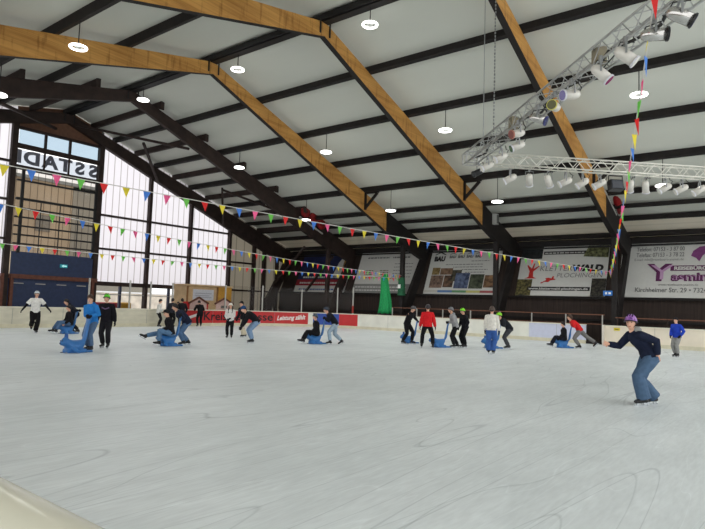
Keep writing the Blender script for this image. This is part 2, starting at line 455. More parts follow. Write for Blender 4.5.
# three clear panes over the sign
for i, (y0, y1) in enumerate(((13.7, 15.12), (15.2, 16.55), (16.63, 18.57))):
    b = MB(); b.add([(XF, y0, 9.95), (XF, y1, 9.95), (XF, y1, 10.95), (XF, y0, 10.95)], [[0, 1, 2, 3]]); struct('window_%d' % (k), b, sky_glass); k += 1
for i, y in enumerate((15.16, 16.59)):
    b = MB(); b.box((XF, y, 10.4), (.16, .12, 1.15)); struct('trim_%d' % (30+i), b, dark_f)
    b = MB(); b.box((XF, y, 9.3), (.12, .08, 1.0)); struct('trim_%d' % (34+i), b, dark_f)
b = MB(); b.add([(XF, 13.7, 8.85), (XF, 18.57, 8.85), (XF, 18.57, 9.75), (XF, 13.7, 9.75)], [[0, 1, 2, 3]]); struct('window_%d' % k, b, glass_mat('clear_sign_glass', (.42, .44, .48))); k += 1
# sign letters outside, seen from behind (mirrored)
sg = thing('sign_lettering', 'big dark letters of the stadium sign seen mirrored through the glazing', 'sign', (XF-.35, 16.1, 8.9))
for ch, yc in zip('IDATSS', (13.92, 14.62, 15.66, 16.55, 17.45, 18.32)):
    b = MB(); b.text(ch, 1.02, lambda x, y, yc=yc: V((XF-.35, yc-x*1.22, 9.12+y)), bold=.05, align='CENTER'); b.build('letter', mat('sign_grey', (226, 226, 236), .6, .1), sg)
# corrugated clear sheets behind the gate grille
grille_sheet = panel_mat('smoked_ribbed_sheet', (150, 140, 130), (60, 52, 50), .9)
def clear_ribbed():
    m = glass_mat('clear_ribbed_sheet', (.55, .53, .50), .04); nt = m.node_tree
    tc = nt.nodes.new('ShaderNodeTexCoord'); wv = nt.nodes.new('ShaderNodeTexWave'); wv.bands_direction = 'Y'; wv.inputs['Scale'].default_value = .8
    r = nt.nodes.new('ShaderNodeValToRGB'); e = r.color_ramp.elements; e[0].color = (.2, .18, .17, 1); e[1].position = .06; e[1].color = (.5, .47, .44, 1)
    nt.links.new(tc.outputs['Object'], wv.inputs['Vector']); nt.links.new(wv.outputs['Fac'], r.inputs[0])
    t = [n for n in nt.nodes if n.type == 'BSDF_TRANSPARENT'][0]; nt.links.new(r.outputs[0], t.inputs[0]); return m
b = MB(); b.add([(XF-.05, 13.7, 3.95), (XF-.05, 18.57, 3.95), (XF-.05, 18.57, 8.7), (XF-.05, 13.7, 8.7)], [[0, 1, 2, 3]]); struct('window_%d' % k, b, clear_ribbed()); k += 1
# gate: slatted grille above, navy leaves below
gate = thing('hall_gate', 'tall dark slatted grille gate with navy panels in the gable wall', 'gate', (XF+.2, 16.15, 0))
for z, h in ((8.0, .10), (6.95, .14), (6.42, .09), (5.92, .09), (5.42, .09), (4.92, .09), (4.42, .09)):
    b = MB(); b.box((XF+.16, 16.15, z), (.1, 4.9, h)); b.build('grille_bar', black, gate)
for y in (14.0, 18.3):
    b = MB(); b.box((XF+.2, y, 6.3), (.1, .16, 4.8)); b.build('guide_rail', black, gate)
for y in (15.1, 16.2, 17.3):
    b = MB(); b.box((XF+.12, y, 5.4), (.04, .05, 3.0)); b.build('grille_upright', black, gate)
navy = mat('navy_panel', (42, 56, 90), .5, .12)
b = MB(); b.box((XF+.1, 16.15, 3.33), (.1, 4.9, 1.28)); b.build('upper_panel', navy, gate)
for i in range(4):
    y0 = 13.6+i*1.2; b = MB(); b.box((XF+.1, y0+.61, 1.25), (.1, 1.2, 2.5)); lf = b.build('door_leaf', navy, gate)
    b = MB(); b.box((XF+.18, y0+.55, 2.2), (.05, .55, .05)); b.build('handle', post_w, lf)
b = MB(); b.box((XF+.2, 16.15, 2.58), (.18, 5.1, .24)); b.build('cross_beam', rustbrown, gate)
for y in (13.25, 13.75):
    b = MB(); b.box((XF+.28, y, 1.35), (.18, .16, 2.7)); b.build('post', rustbrown, gate)
b = MB(); b.box((XF+.28, 18.4, 1.3), (.16, .16, 2.6)); b.build('post', rustbrown, gate)
es = thing('exit_sign', 'small cyan glowing exit sign on the navy gate panel', 'sign', (XF+.2, 16.6, 3.2))
b = MB(); b.box((XF+.2, 16.6, 3.33), (.08, .42, .2)); b.build('housing', mat('exit_cyan', (40, 150, 165), .5, .1, emit=.25), es)
b = MB(); b.prism([(XF+.245, 16.45, 3.33), (XF+.245, 16.58, 3.25), (XF+.245, 16.58, 3.3), (XF+.245, 16.75, 3.3), (XF+.245, 16.75, 3.36), (XF+.245, 16.58, 3.36), (XF+.245, 16.58, 3.41)], (.01, 0, 0)); b.build('arrow', mat('pale_cyan', (190, 240, 240), .5, .02, emit=.5), es)
# low entrance glazing
for i, (y0, y1) in enumerate(((18.7, 20.33), (20.48, 22.08), (22.28, 23.98), (24.13, 25.48), (25.63, 29.2), (5.1, 9.2), (9.4, 13.4), (-4, 4.9))):
    b = MB(); b.add([(XF, y0, 0), (XF, y1, 0), (XF, y1, 2.3), (XF, y0, 2.3)], [[0, 1, 2, 3]]); struct('window_%d' % k, b, door_glass); k += 1
for i, y in enumerate((20.4, 24.05)):
    b = MB(); b.box((XF, y, 1.15), (.16, .15, 2.3)); struct('trim_%d' % (40+i), b, mat('slate_blue_frame', (52, 58, 82), .5, .1))
transom(44, 18.72, 29.45, 1.75, .05, grey)

# outside
bd = thing('building', 'tan and grey building standing outside behind the slatted gate', 'building', (-62, 20, 0))
b = MB(); b.box((-62, 22.0, 6.3), (8, 12.5, 12.6)); b.build('wall', mat('tan_render', (178, 160, 136), .8, .1, .4), bd)
b = MB(); b.box((-62, 33.0, 6.2), (8, 9.4, 12.4)); b.build('wing', mat('grey_tan_render', (150, 145, 134), .8, .1, .4), bd)
b = MB(); b.box((-62, 26.6, 12.75), (8.6, 22.6, .3)); b.build('roof_edge', grey, bd)
for y in (18.5, 22, 25.5):
    b = MB(); b.box((-57.95, y, 8.5), (.1, 1.4, 1.6)); b.build('window', mat('dim_window', (128, 122, 112), .3, .1), bd)
hd = thing('retaining_wall', 'pale stone wall outside beyond the entrance glazing', 'wall', (-56, 40, 0))
b = MB(); b.box((-52, 45, .9), (.5, 36, 2.2)); b.build('stonework', mat('pale_stone', (214, 204, 190), .9, .2, 1.4), hd)
b = MB(); b.box((-52, 45, 2.06), (.7, 36, .14)); b.build('coping', mat('snow_cap', (236, 236, 238), .8, .03), hd)
tr = thing('crash_mat', 'low red padded block with a yellow end outside the entrance glazing', 'padded block', (-38, 20.2, 0))
b = MB(); b.box((-38, 21.0, .62), (1.2, 2.0, 1.2)); b.build('padding', mat('dull_red_vinyl', (152, 40, 52), .5, .1), tr, remesh=.1)
b = MB(); b.box((-38, 22.45, .62), (1.2, .9, 1.25)); b.build('end_cap', mat('ochre_vinyl', (196, 150, 50), .5, .1), tr, remesh=.1)

# long banner wall
def wallp(x, u, off=.0):
    """point on the leaning upper wall: u metres up the slope from the ledge"""
    d = V((0, 1.3, 3.2)).normalized(); n = V((0, -3.2, 1.3)).normalized()
    return V((x, 35, 2.5))+d*u+n*off
b = MB(); b.prism([(-37, 35, -.1), (8, 35, -.1), (8, 35, 2.5), (-37, 35, 2.5)], (0, .15, 0))
p0, p1 = wallp(0, 0), wallp(0, 3.9)
b.prism([(-37, p0.y, p0.z), (8, p0.y, p0.z), (8, p1.y, p1.z), (-37, p1.y, p1.z)], (0, .15, .05))
struct('wall_long', b, wall_brown)
b = MB(); b.box((-14.5, 34.88, 2.47), (45, .28, .1)); struct('trim_50', b, dark)
b = MB(); b.box((-14.5, 36.15, 5.83), (45, .22, .3)); struct('trim_51', b, dark)
b = MB(); b.box((-14.5, 35.95, 5.55), (45, .1, .1)); struct('trim_52', b, black)
b = MB(); b.box((-14.5, 34.9, 1.2), (45, .06, .12)); struct('trim_53', b, dark)

# ------------------------------------------------------------------ banners
bw = mat('banner_white', (206, 206, 202), .6, .02)
ink = mat('banner_black', (28, 26, 28), .6, .1); ink_grey = mat('banner_grey_ink', (112, 112, 112), .6, .1); red_ink = mat('banner_red', (186, 44, 40), .6, .08)
plum = mat('banner_plum', (94, 34, 84), .6, .08); plum_l = mat('banner_pale_plum', (188, 150, 186), .6, .05)
HB = 3.36
class Ban:
    def __init__(s, x0, wd, label, m=bw, u0=.03, h=HB, board='panel'):
        s.x0, s.w, s.u0, s.h = x0, wd, u0, h; s.n = 0
        c = wallp(x0+wd/2, u0); s.root = thing('banner', label, 'banner', tuple(c))
        bb = MB(); q = lambda x, u: s.p(x, u, .03)
        bb.prism([q(0, 0), q(wd, 0), q(wd, h), q(0, h)], (0, .05, -.01)); bb.build(board, m, s.root)
    def p(s, x, u, off=.035): return wallp(s.x0+x, s.u0+u, off+.04)
    def rect(s, x, u, wd, h, m, name='printed_patch', lift=0):
        bb = MB(); o = .045+.004*lift; bb.add([s.p(x, u, o), s.p(x+wd, u, o), s.p(x+wd, u+h, o), s.p(x, u+h, o)], [[0, 1, 2, 3]]); return bb.build(name, m, s.root)
    def poly(s, pts, m, name='emblem', lift=1):
        bb = MB(); o = .045+.004*lift; bb.add([s.p(x, u, o) for x, u in pts], [list(range(len(pts)))]); return bb.build(name, m, s.root)
    def text(s, t, x, u, size, m, width=None, bold=0., shear=0., lift=2, name='lettering'):
        bb = MB(); o = .045+.004*lift; bb.text(t, size, lambda a, c: s.p(x+a, u+c, o), width, bold, shear); return bb.build(name, m, s.root)
    def bars(s, rows, m, hh=.05, name='small_print', lift=1):
        """rows of illegible small print"""
        bb = MB(); o = .045+.004*lift; rnd = random.Random(len(rows)*7+3)
        for x, u, wd in rows:
            a = x
            while a < x+wd:
                c = min(x+wd, a+rnd.uniform(.08, .3)); bb.add([s.p(a, u, o), s.p(c, u, o), s.p(c, u+hh, o), s.p(a, u+hh, o)], [[0, 1, 2, 3]]); a = c+.05
        return bb.build(name, m, s.root)
def photo_mat(name, a, bcol, sc=5):
    return mat(name, a, .6, .4, sc, rgb2=bcol)

# travel agency banner (rightmost)
B = Ban(-8.12, 5.6, 'white banner with plum lettering of a travel office, rightmost on the long wall')
B.text('Telefon: 07153 - 3 87 00', .78, 2.84, .36, ink_grey, 2.4, .004); B.text('Telefax: 07153 - 3 78 22', .78, 2.48, .36, ink_grey, 2.4, .004)
B.text('E-mail: info@reisebuero-yasmin.de', .7, 2.24, .2, ink_grey, 2.45)
B.text('Y', 1.5, 1.02, 1.42, plum, 1.28, .05); B.text('Y', 1.57, 1.08, 1.28, plum_l, 1.12, -.005, lift=3)
B.rect(2.55, 1.60, 1.85, .32, plum, 'title_bar'); B.text('REISEBÜRO', 2.72, 1.66, .27, bw, 1.58, .012, lift=3)
B.text('asmin', 2.62, 1.02, .66, plum, 1.75, .04); B.text('asmin', 2.64, 1.04, .62, plum_l, 1.69, -.008, lift=3)
B.text('www.reisebuero-yasmin.de', 2.0, .70, .2, ink_grey, 1.9); B.text('Kirchheimer Str. 29 • 73249', .85, .32, .38, ink_grey, 3.6, .006)
B.poly([(3.5, 2.5), (3.6, 2.8), (3.9, 3.05), (4.4, 3.1), (4.7, 2.9), (4.3, 2.75), (4.05, 2.5), (3.9, 2.15), (3.75, 2.35)], mat('leaf_plum', (128, 66, 122), .6, .1), 'leaf_emblem')
# climbing forest banner
B = Ban(-14.12, 5.3, 'white banner with red tree and runner of a climbing forest, dark photos in its corners')
B.rect(0, 2.52, 1.35, .84, photo_mat('dark_forest_photo', (14, 16, 18), (46, 50, 52)), 'photo'); B.poly([(3.85, 2.62), (5.28, 2.52), (5.28, 3.34), (4.1, 3.34)], photo_mat('leafy_photo', (40, 44, 28), (130, 132, 92), 6), 'photo')
B.rect(0, 0, .95, 1.1, photo_mat('fern_photo', (26, 26, 18), (120, 112, 66), 7), 'photo'); B.rect(4.5, 0, .8, 1.15, photo_mat('trunk_photo', (16, 15, 14), (74, 70, 60), 7), 'photo')
B.rect(1.42, 2.80, 2.65, .22, ink, 'title_bar'); B.bars([(1.5, 2.86, 2.4)], bw, .07, lift=3)
B.poly([(0.40, 1.15), (1.20, 1.15), (0.96, 1.26), (0.92, 1.62), (1.28, 2.0), (1.24, 2.04), (0.92, 1.82), (0.98, 2.2), (0.90, 2.2), (0.80, 1.84), (0.52, 2.1), (0.48, 2.05), (0.68, 1.66), (0.66, 1.26)], red_ink, 'tree_emblem')
B.poly([(1.47, .86), (1.72, .98), (1.82, 1.06), (1.74, 1.16), (1.92, 1.2), (2.12, 1.16), (2.18, 1.3), (2.28, 1.3), (2.24, 1.16), (2.40, 1.1), (2.34, 1.06), (2.08, 1.02), (1.96, .9), (1.74, .92), (1.52, .8)], red_ink, 'runner_emblem')
B.text('KLETTER', 1.3, 1.66, .52, ink_grey, 1.95, -.002, .1); B.text('WALD', 3.3, 1.66, .54, ink, 1.8, .04, .1); B.text('PLOCHINGEN', 2.4, 1.22, .42, ink_grey, 2.65, -.002, .15)
B.rect(.7, .34, 3.75, .25, ink, 'title_bar'); B.text('www.kletterwald-plochingen.de', .8, .4, .2, bw, 3.55, .006, lift=3)
# building firm banner
B = Ban(-20.8, 5.3, 'grey white banner with small building photos and a colour strip at its foot')
def roofmark(x, u, wd, m):
    B.poly([(x, u), (x+wd/2, u+wd*.28), (x+wd, u), (x+wd*.9, u-wd*.02), (x+wd/2, u+wd*.16), (x+wd*.1, u-wd*.02)], m, 'roof_emblem')
roofmark(.25, 3.0, .95, ink); B.text('BAU', .3, 2.52, .5, ink, .85, .03)
for x in (1.45, 2.1, 2.75, 3.4): roofmark(x, 3.0, .55, ink_grey); B.text('BAU', x+.02, 2.74, .26, ink_grey, .5, .02)
B.bars([(3.2, 2.45, 1.3), (1.3, 2.2, 2.8), (1.9, 2.0, 2.2), (2.6, 1.8, 1.9), (2.9, 1.6, 1.4)], ink_grey, .05)
ph = [(.35, 1.45, .6, .55, (120, 92, 52), (160, 140, 90)), (1.0, 1.45, .95, .5, (92, 62, 44), (150, 120, 96)), (.35, .45, 1.0, .95, (80, 60, 54), (146, 120, 104)), (1.4, .5, .75, .9, (60, 44, 38), (120, 92, 72)),
      (1.9, .95, .75, .85, (38, 38, 34), (92, 88, 70)), (2.25, .42, 1.05, 1.15, (52, 66, 100), (104, 118, 150)), (3.35, .42, 1.0, 1.05, (28, 34, 26), (84, 92, 72)), (4.4, .5, .85, .9, (84, 56, 42), (150, 116, 82))]
for i, (x, u, wd, h, c1, c2) in enumerate(ph): B.rect(x, u, wd, h, photo_mat('site_photo_%d' % i, c1, c2, 4), 'photo', i % 3)
for x, wd, c in ((0, 1.1, (190, 188, 180)), (1.1, 1.1, (86, 120, 168)), (2.2, 1.05, (92, 140, 96)), (3.25, 1.0, (190, 186, 110)), (4.25, 1.0, (160, 80, 80))): B.rect(x, .12, wd, .16, mat('strip_%d_%d' % (c[0], c[1]), c, .6, .05), 'colour_strip')
# plain white banner with grey foot
B = Ban(-27.1, 5.3, 'white banner with grey footer strip behind the green net')
B.rect(0, 0, 5.3, .72, mat('banner_grey', (132, 132, 130), .6, .05), 'footer_strip')
B.bars([(.2, .42, 4.6), (.3, .16, 4.3)], bw, .09); B.bars([(.7, 2.85, 2.0), (3.0, 2.85, 1.5)], ink_grey, .12)
B.bars([(3.3, 2.35-.27*i, 1.6) for i in range(5)], ink_grey, .05)
for x in (.75, 2.1): B.bars([(x, 1.78, .8), (x+.1, 1.62, .7), (x, 1.46, .8)], mat('small_print_olive', (120, 118, 84), .6, .1), .08)
B.rect(1.72, 1.6, .14, .14, ink, 'plus_emblem'); B.bars([(.9, 1.2, 1.6)], red_ink, .06); B.bars([(2.9, 1.15, 1.5)], mat('small_print_orange', (190, 120, 50), .6, .1), .06)
# far corner banner
B = Ban(-33.2, 5.3, 'navy, red and white striped banner in the far corner of the long wall')
B.rect(0, 1.1, 5.3, 2.26, mat('banner_navy', (34, 42, 84), .6, .25, 1.2), 'navy_field'); B.rect(0, .55, 5.3, .55, mat('banner_crimson', (146, 34, 48), .6, .08), 'red_strip')
B.bars([(.6, 1.22, 4.2)], bw, .14); B.bars([(.4, .72, 4.5)], bw, .14, lift=2); B.bars([(.5, .16, 4.2)], mat('banner_blue_ink', (70, 90, 150), .6, .1), .12)
B.poly([(3.7, 1.4), (5.25, 1.3), (5.25, 3.3), (4.5, 3.3), (4.0, 2.6)], bw, 'white_field', 2); B.rect(4.5, 1.9, .7, 1.1, photo_mat('striped_photo', (60, 44, 36), (200, 160, 90), 9), 'photo', 3)

# ------------------------------------------------------------------ rink boards
HBD = 1.0
def boards(s0, s1, m, label, cap=cream, back=True, n=None):
    c, _ = path((s0+s1)/2); root = thing('rink_board', label, 'rink board', tuple(c), group='boards around the ice')
    n = n or max(1, int((s1-s0)/.45))
    def strip(name, z0, z1, o0, o1, m):
        b = MB(); rings = []
        for i in range(n+1):
            p, t = path(s0+(s1-s0)*i/n); nn = V((-t.y, t.x, 0))
            rings.append([p+nn*o0+V((0, 0, z0)), p+nn*o1+V((0, 0, z0)), p+nn*o1+V((0, 0, z1)), p+nn*o0+V((0, 0, z1))])
        b.loft(rings); return b.build(name, m, root)
    strip('panel', .18, HBD-.05, 0, .1, m); strip('cap_rail', HBD-.05, HBD, -.03, .14, cap); strip('kick_plate', 0, .18, -.02, .1, mat('kick_yellowish', (206, 200, 176), .5, .08, 3))
    b = MB()
    ns = int((s1-s0)/2.4)
    for i in range(1, ns+1):
        p, t = path(s0+(s1-s0)*i/(ns+1)); nn = V((-t.y, t.x, 0))
        b.box(p-nn*.004+V((0, 0, .56)), (.012, .012, .76), M.Rotation(math.atan2(t.y, t.x), 3, 'Z'))
    if ns: b.build('panel_seam', grey, root)
    return root
def board_text(root, txt, s, z, size, m, width, bold=.0, shear=0., rise=0.):
    b = MB()
    def fn(x, y):
        p, t = path(s+x); nn = V((-t.y, t.x, 0)); return p-nn*.012+V((0, 0, z+y+rise*x))
    b.text(txt, size, fn, width, bold, shear); return b.build('lettering', m, root)
beige_bd = mat('scuffed_cream_board', (208, 203, 184), .45, .1, 1.5, stretch=(1, 1, 3)); red_bd = mat('red_board', (190, 44, 46), .45, .06); blue_bd = mat('blue_board', (44, 76, 158), .45, .06)
white_bd = mat('scuffed_white_board', (222, 222, 212), .45, .07, 1.5); lav_bd = mat('lavender_board', (196, 200, 220), .45, .04)
boards(-29, -3.1, beige_bd, 'long cream rink board along the gable wall on the left')
rb = boards(-3.1, 6.12, red_bd, 'red advertising rink board with bank lettering around the corner')
board_text(rb, 'Kreissparkasse', -1.55, .36, .74, mat('board_black_ink', (40, 20, 24), .5, .1), 5.2, .012)
board_text(rb, 'Leistung zählt', 3.98, .40, .42, white, 1.95, .012, .25, .06)
def slash(s, z, ln, m):
    b = MB(); ps = []
    for x, y in ((0, 0), (ln, .34), (ln, .50), (0, .18)):
        p, t = path(s+x); nn = V((-t.y, t.x, 0)); ps.append(p-nn*.012+V((0, 0, z+y)))
    b.add(ps, [[0, 1, 2, 3]]); return b.build('white_slash', m, rb)
slash(-2.85, .35, 1.15, white)
boards(6.12, 6.46, white_bd, 'narrow white rink board between the red and the blue ones')
boards(6.46, 8.27, blue_bd, 'blue rink board in the far corner')
boards(8.27, 9.61, red_bd, 'short plain red rink board beside the blue one')
boards(9.61, 21.41, white_bd, 'long white rink board below the banners')
boards(21.41, 24.44, lav_bd, 'pale lavender rink board beside the gate gap')
boards(25.36, 44, mat('warm_cream_board', (224, 214, 196), .45, .06, 1.5), 'cream rink board right of the gate gap')
# dark passage in the gap
b = MB(); b.box((-8.42, 31.62, .06), (.95, .2, .12)); struct('trim_60', b, dark)
st = thing('warning_sticker', 'small yellow sticker on the cream board beside the gap', 'sticker', (-7.35, 31.48, .85))
b = MB(); b.box((-7.35, 31.485, .82), (.3, .012, .14)); b.build('plate', mat('yellow_sticker', (220, 200, 60), .5, .05), st); b = MB(); b.box((-7.35, 31.475, .82), (.16, .01, .03)); b.build('printed_line', ink, st)
# cream edge post of the gap
b = MB(); b.box((-7.98, 31.46, .5), (.1, .2, 1.02)); tag(b.build('gate_post', mat('pale_edge', (214, 208, 196), .5, .05)), 'cream end post of the board at the right edge of the gap', 'post')
# near boards with rounded cap in front of the camera
nb = thing('near_rink_board', 'near rink board with rounded glossy cream cap at the bottom left', 'rink board', (0, .6, 0))
b = MB(); prof = [(.42+.0, 1.0)]+[(.60-.13*math.cos(a), 1.02+.12*math.sin(a)) for a in [PI*i/10 for i in range(11)]]+[(.69, .98), (.42, .98)]
prof = [(.60-.13*math.cos(a), 1.02+.12*math.sin(a)) for a in [PI*i/10 for i in range(11)]]
b.loft([[V((x, y, z)) for y, z in prof] for x in (-29, -10, -3, 12)]); b.build('cap_rail', mat('glossy_cream', (204, 202, 184), .22, .05, 3, spec=.6), nb, True)
b = MB(); b.box((-8.5, .56, .5), (41, .18, 1.0)); b.build('panel', beige_bd, nb)

# stanchions and plexiglass at the corner and end
posts_s = [(-22.3, 2.55), (-20.1, 2.55), (-17.9, 2.55), (-15.7, 2.55), (-13.4, 2.55), (-11.1, 2.55), (-8.86, 2.55), (-6.54, 2.55), (-5.24, 2.55), (-3.78, 2.55), (.19, 2.6), (2.94, 2.7), (5.64, 2.6), (8.1, 2.75), (9.21, 2.8)]
pn = {-8.86: 'thin upright post on the cream board in front of the gate edge', -6.54: 'thin post on the cream board before the entrance glazing', -5.24: 'thin post on the cream board near the wide column', -3.78: 'thin post on the cream board next to the red one',
      .19: 'pale post on the red board in front of the plywood booth', 2.94: 'pale post on the red board before the grey wall', 5.64: 'pale post above the end of the red board', 8.1: 'pale post above the blue board', 9.21: 'post with red foot above the short red board'}
prev = None
for s, h in posts_s:
    p, t = path(s); nn = V((-t.y, t.x, 0)); q = p+nn*.07
    if s > -9:
        root = thing('stanchion', pn[s], 'post', (q.x, q.y, HBD), group='posts carrying the protective glass')
        b = MB(); b.box((q.x, q.y, (HBD+h)/2), (.07, .07, h-HBD), M.Rotation(math.atan2(t.y, t.x), 3, 'Z')); b.build('post', post_w, root)
        if s == 9.21:
            b = MB(); b.box((q.x, q.y-.01, 1.3), (.1, .1, .5)); b.build('red_sleeve', mat('red_tape', (150, 46, 38), .5, .1), root)
    if prev is not None and s > .1:
        n = 5; b = MB(); rs = []
        for i in range(n+1):
            pp, tt = path(prev+.05+(s-prev-.1)*i/n); m2 = V((-tt.y, tt.x, 0)); z1 = min(h, 2.6)
            rs.append([pp+m2*.065+V((0, 0, HBD+.01)), pp+m2*.075+V((0, 0, HBD+.01)), pp+m2*.075+V((0, 0, z1)), pp+m2*.065+V((0, 0, z1))])
        b.loft(rs); tag(b.build('glass_panel', plexi), {.19: 'clear glass above the left half of the red board', 2.94: 'clear glass above the red board before the grey wall', 5.64: 'clear glass above the white lettering of the red board', 8.1: 'clear glass above the blue board', 9.21: 'narrow clear glass above the short red board'}[s], 'protective glass', 'protective glass of the corner')
    prev = s
# hand rail behind far boards
hr = thing('handrail', 'thin rust brown rail on posts behind the white boards', 'railing', (-15, 32.3, 0))
rail_m = mat('rust_rail', (112, 72, 54), .5, .15)
b = MB(); b.beam((-21.6, 32.3, 1.52), (-8.15, 32.3, 1.52), .05, .05); b.build('rail', rail_m, hr)
b = MB(); b.beam((-21.6, 32.3, 1.02), (-8.15, 32.3, 1.02), .04, .04); b.build('rail', rail_m, hr)
for i in range(8):
    x = -21.55+i*1.9; b = MB(); b.box((x, 32.3, .76), (.055, .055, 1.5)); b.build('post', post_w, hr)
hr = thing('handrail', 'dark rail behind the cream boards on the right', 'railing', (-4, 32.3, 0))
b = MB(); b.beam((-7.6, 32.3, 1.4), (6, 32.3, 1.4), .05, .05); b.build('rail', rail_m, hr)
for x in (-7.5, -5.2, -2.9, -.6): b = MB(); b.box((x, 32.3, .7), (.055, .055, 1.4)); b.build('post', dark_f, hr)

# ------------------------------------------------------------------ booth, house boards, net, small signs
ply = mat('plywood', (212, 182, 140), .6, .12, 2); plyy = mat('yellow_plywood', (206, 156, 66), .6, .12, 2)
bo = thing('ticket_booth', 'plywood booth with a white notice behind the red board', 'booth', (-33.0, 25.9, 0))
b = MB(); b.box((-33.4, 25.3, 1.27), (1.4, 2.6, 2.54)); b.build('wall', ply, bo)
b = MB(); b.box((-33.4, 27.25, 1.27), (1.5, 1.25, 2.6)); b.build('yellow_shutter', plyy, bo)
b = MB(); b.box((-32.69, 25.4, 1.95), (.04, 1.75, .75)); nt_ = b.build('notice', mat('notice_paper', (216, 220, 230), .5, .03), bo)
b = MB(); b.box((-32.67, 25.4, 2.05), (.02, 1.4, .05)); b.box((-32.67, 25.3, 1.9), (.02, 1.2, .05)); b.box((-32.67, 25.45, 1.78), (.02, 1.3, .05)); b.build('printed_line', mat('notice_print', (170, 174, 186), .5, .05), nt_)
b = MB(); b.box((-33.4, 25.95, 2.6), (1.6, 4.0, .1)); b.build('roof_board', ply, bo)
for y in (24.05, 26.6): b = MB(); b.box((-32.66, y, 1.27), (.08, .1, 2.5)); b.build('frame_post', mat('raw_batten', (150, 108, 66), .6, .1), bo)
for s, lab in ((-1.75, 'house shaped board on the red board left of the leaning skater'), (.25, 'house shaped board on the red board right of the leaning skater')):
    p, t = path(s); root = thing('house_board', lab, 'house shaped board', (p.x-.2, p.y, HBD), group='house boards on the red board')
    y = p.y; x = p.x-.24
    if s < 0: b = MB(); b.box((x-.1, y-.15, 1.2), (.05, 1.9, .55)); b.build('red_backing', red_bd, root)
    b = MB(); b.prism([(x, y-.62, HBD), (x, y+.62, HBD), (x, y+.62, 1.42), (x, y, 1.72), (x, y-.62, 1.42)], (-.06, 0, 0)); b.build('house_front', mat('pale_pink_board', (206, 176, 170), .6, .05), root)
    b = MB(); b.beam((x+.02, y-.75, 1.38), (x+.02, y+.02, 1.76), .1, .09, (1, 0, 0)); b.beam((x+.02, y-.02, 1.76), (x+.02, y+.75, 1.38), .1, .09, (1, 0, 0)); b.build('roof_edge', rustbrown, root)
    b = MB(); b.box((x+.015, y, 1.2), (.02, .5, .16)); b.build('window_mark', ink_grey, root)
# green net
gn = thing('green_net', 'gathered bright green net standing upright behind the white boards', 'net', (-22.4, 32.55, 0))
b = MB(); rings = []
for i in range(13):
    u = i/12; z = 1.1+2.5*u; r0 = .30+.22*(1-u)**1.5-.05*u
    ring = []
    for j in range(40):
        a = 2*PI*j/40; rr = r0*(1+.16*math.sin(7*a+1.5*u)+.06*math.sin(13*a)); ring.append(V((-22.4+rr*math.cos(a)+.05*math.sin(5*u), 32.6+rr*.5*math.sin(a), z-.03*math.sin(7*a))))
    rings.append(ring)
b.loft(rings); b.ell((-22.38, 32.6, 3.62), (.22, .12, .16))
b.build('netting', mat('green_netting', (24, 150, 84), .7, .3, 9, stretch=(3, 3, 1)), gn, True)
b = MB(); b.ell((-22.4, 32.6, .98), (.62, .3, .22)); b.box((-22.4, 32.6, .45), (.5, .4, .9)); b.build('foot', black, gn)
sgn = thing('wrapped_sign', 'green cloth with a small white sign tied around the dark post', 'sign', (-21.2, 32.65, 2.4))
b = MB(); b.tube([(-21.2, 32.8, 2.35), (-21.2, 32.8, 2.8), (-21.2, 32.8, 3.55)], [.27, .25, .22], 10); b.build('green_cloth', mat('dark_green_cloth', (30, 88, 58), .8, .25, 6), sgn)
b = MB(); b.box((-21.2, 32.5, 2.95), (.2, .03, .26)); b.build('white_plate', white, sgn)
bs = thing('blue_sign', 'small blue sign on the post beside the gap', 'sign', (-8.0, 32.6, 2.55))
b = MB(); b.box((-8.08, 32.68, 2.68), (.46, .04, .26)); b.build('plate', mat('sign_blue', (40, 110, 190), .5, .08), bs)
b = MB(); b.box((-8.16, 32.655, 2.68), (.1, .01, .12)); b.box((-7.98, 32.655, 2.68), (.12, .01, .1)); b.build('white_mark', white, bs)
sp = thing('wall_speaker', 'grey box loudspeaker on the dark end of the top centre roof frame', 'loudspeaker', (-14.3, 32.0, 6.6))
b = MB(); b.box((-14.2, 32.0, 6.95), (.26, .34, .62)); b.build('cabinet', mat('pale_grey_cabinet', (178, 178, 174), .5, .05), sp); b = MB(); b.box((-14.06, 32.0, 6.95), (.03, .26, .5)); b.build('grille', mat('speaker_grille', (100, 102, 100), .7, .2, 40), sp)
b = MB(); b.box((-14.33, 32.0, 6.92), (.06, .12, .3)); b.build('bracket', black, sp)
red_d = mat('dull_red_plastic', (142, 26, 30), .5, .15)
def disc(x, y, z, r, lab):
    root = thing('hose_reel', lab, 'reel', (x, y, z), group='red reels on the roof frames')
    b = MB(); b.tube([(x-.12, y, z), (x-.09, y, z), (x+.09, y, z), (x+.12, y, z)], [r*.9, r, r, r*.9], 20); b.build('drum', red_d, root, True)
    b = MB(); b.tube([(x+.1, y, z), (x+.15, y, z)], r*.3, 12); b.build('hub', mat('dark_red_hub', (90, 20, 22), .5, .1), root)
disc(-27.5, 29.85, 8.05, .40, 'upper red round reel on the dark roof frame'); disc(-27.5, 30.75, 7.75, .40, 'middle red round reel on the dark roof frame'); disc(-27.5, 31.6, 7.4, .38, 'lower red round reel on the dark roof frame')
disc(-7.55, 30.55, 8.5, .30, 'red round reel on the nearest orange frame behind the truss')
rr_ = thing('red_hose_bundle', 'long dull red bundle along the lower end of the nearest orange frame', 'hose', (-7.6, 31.9, 7.4))
b = MB(); b.tube([(-7.5, 31.2, 8.2), (-7.48, 31.7, 7.9), (-7.5, 32.3, 7.45), (-7.52, 32.9, 7.0)], [.12, .2, .2, .12], 10); b.build('hose_body', red_d, rr_, True)
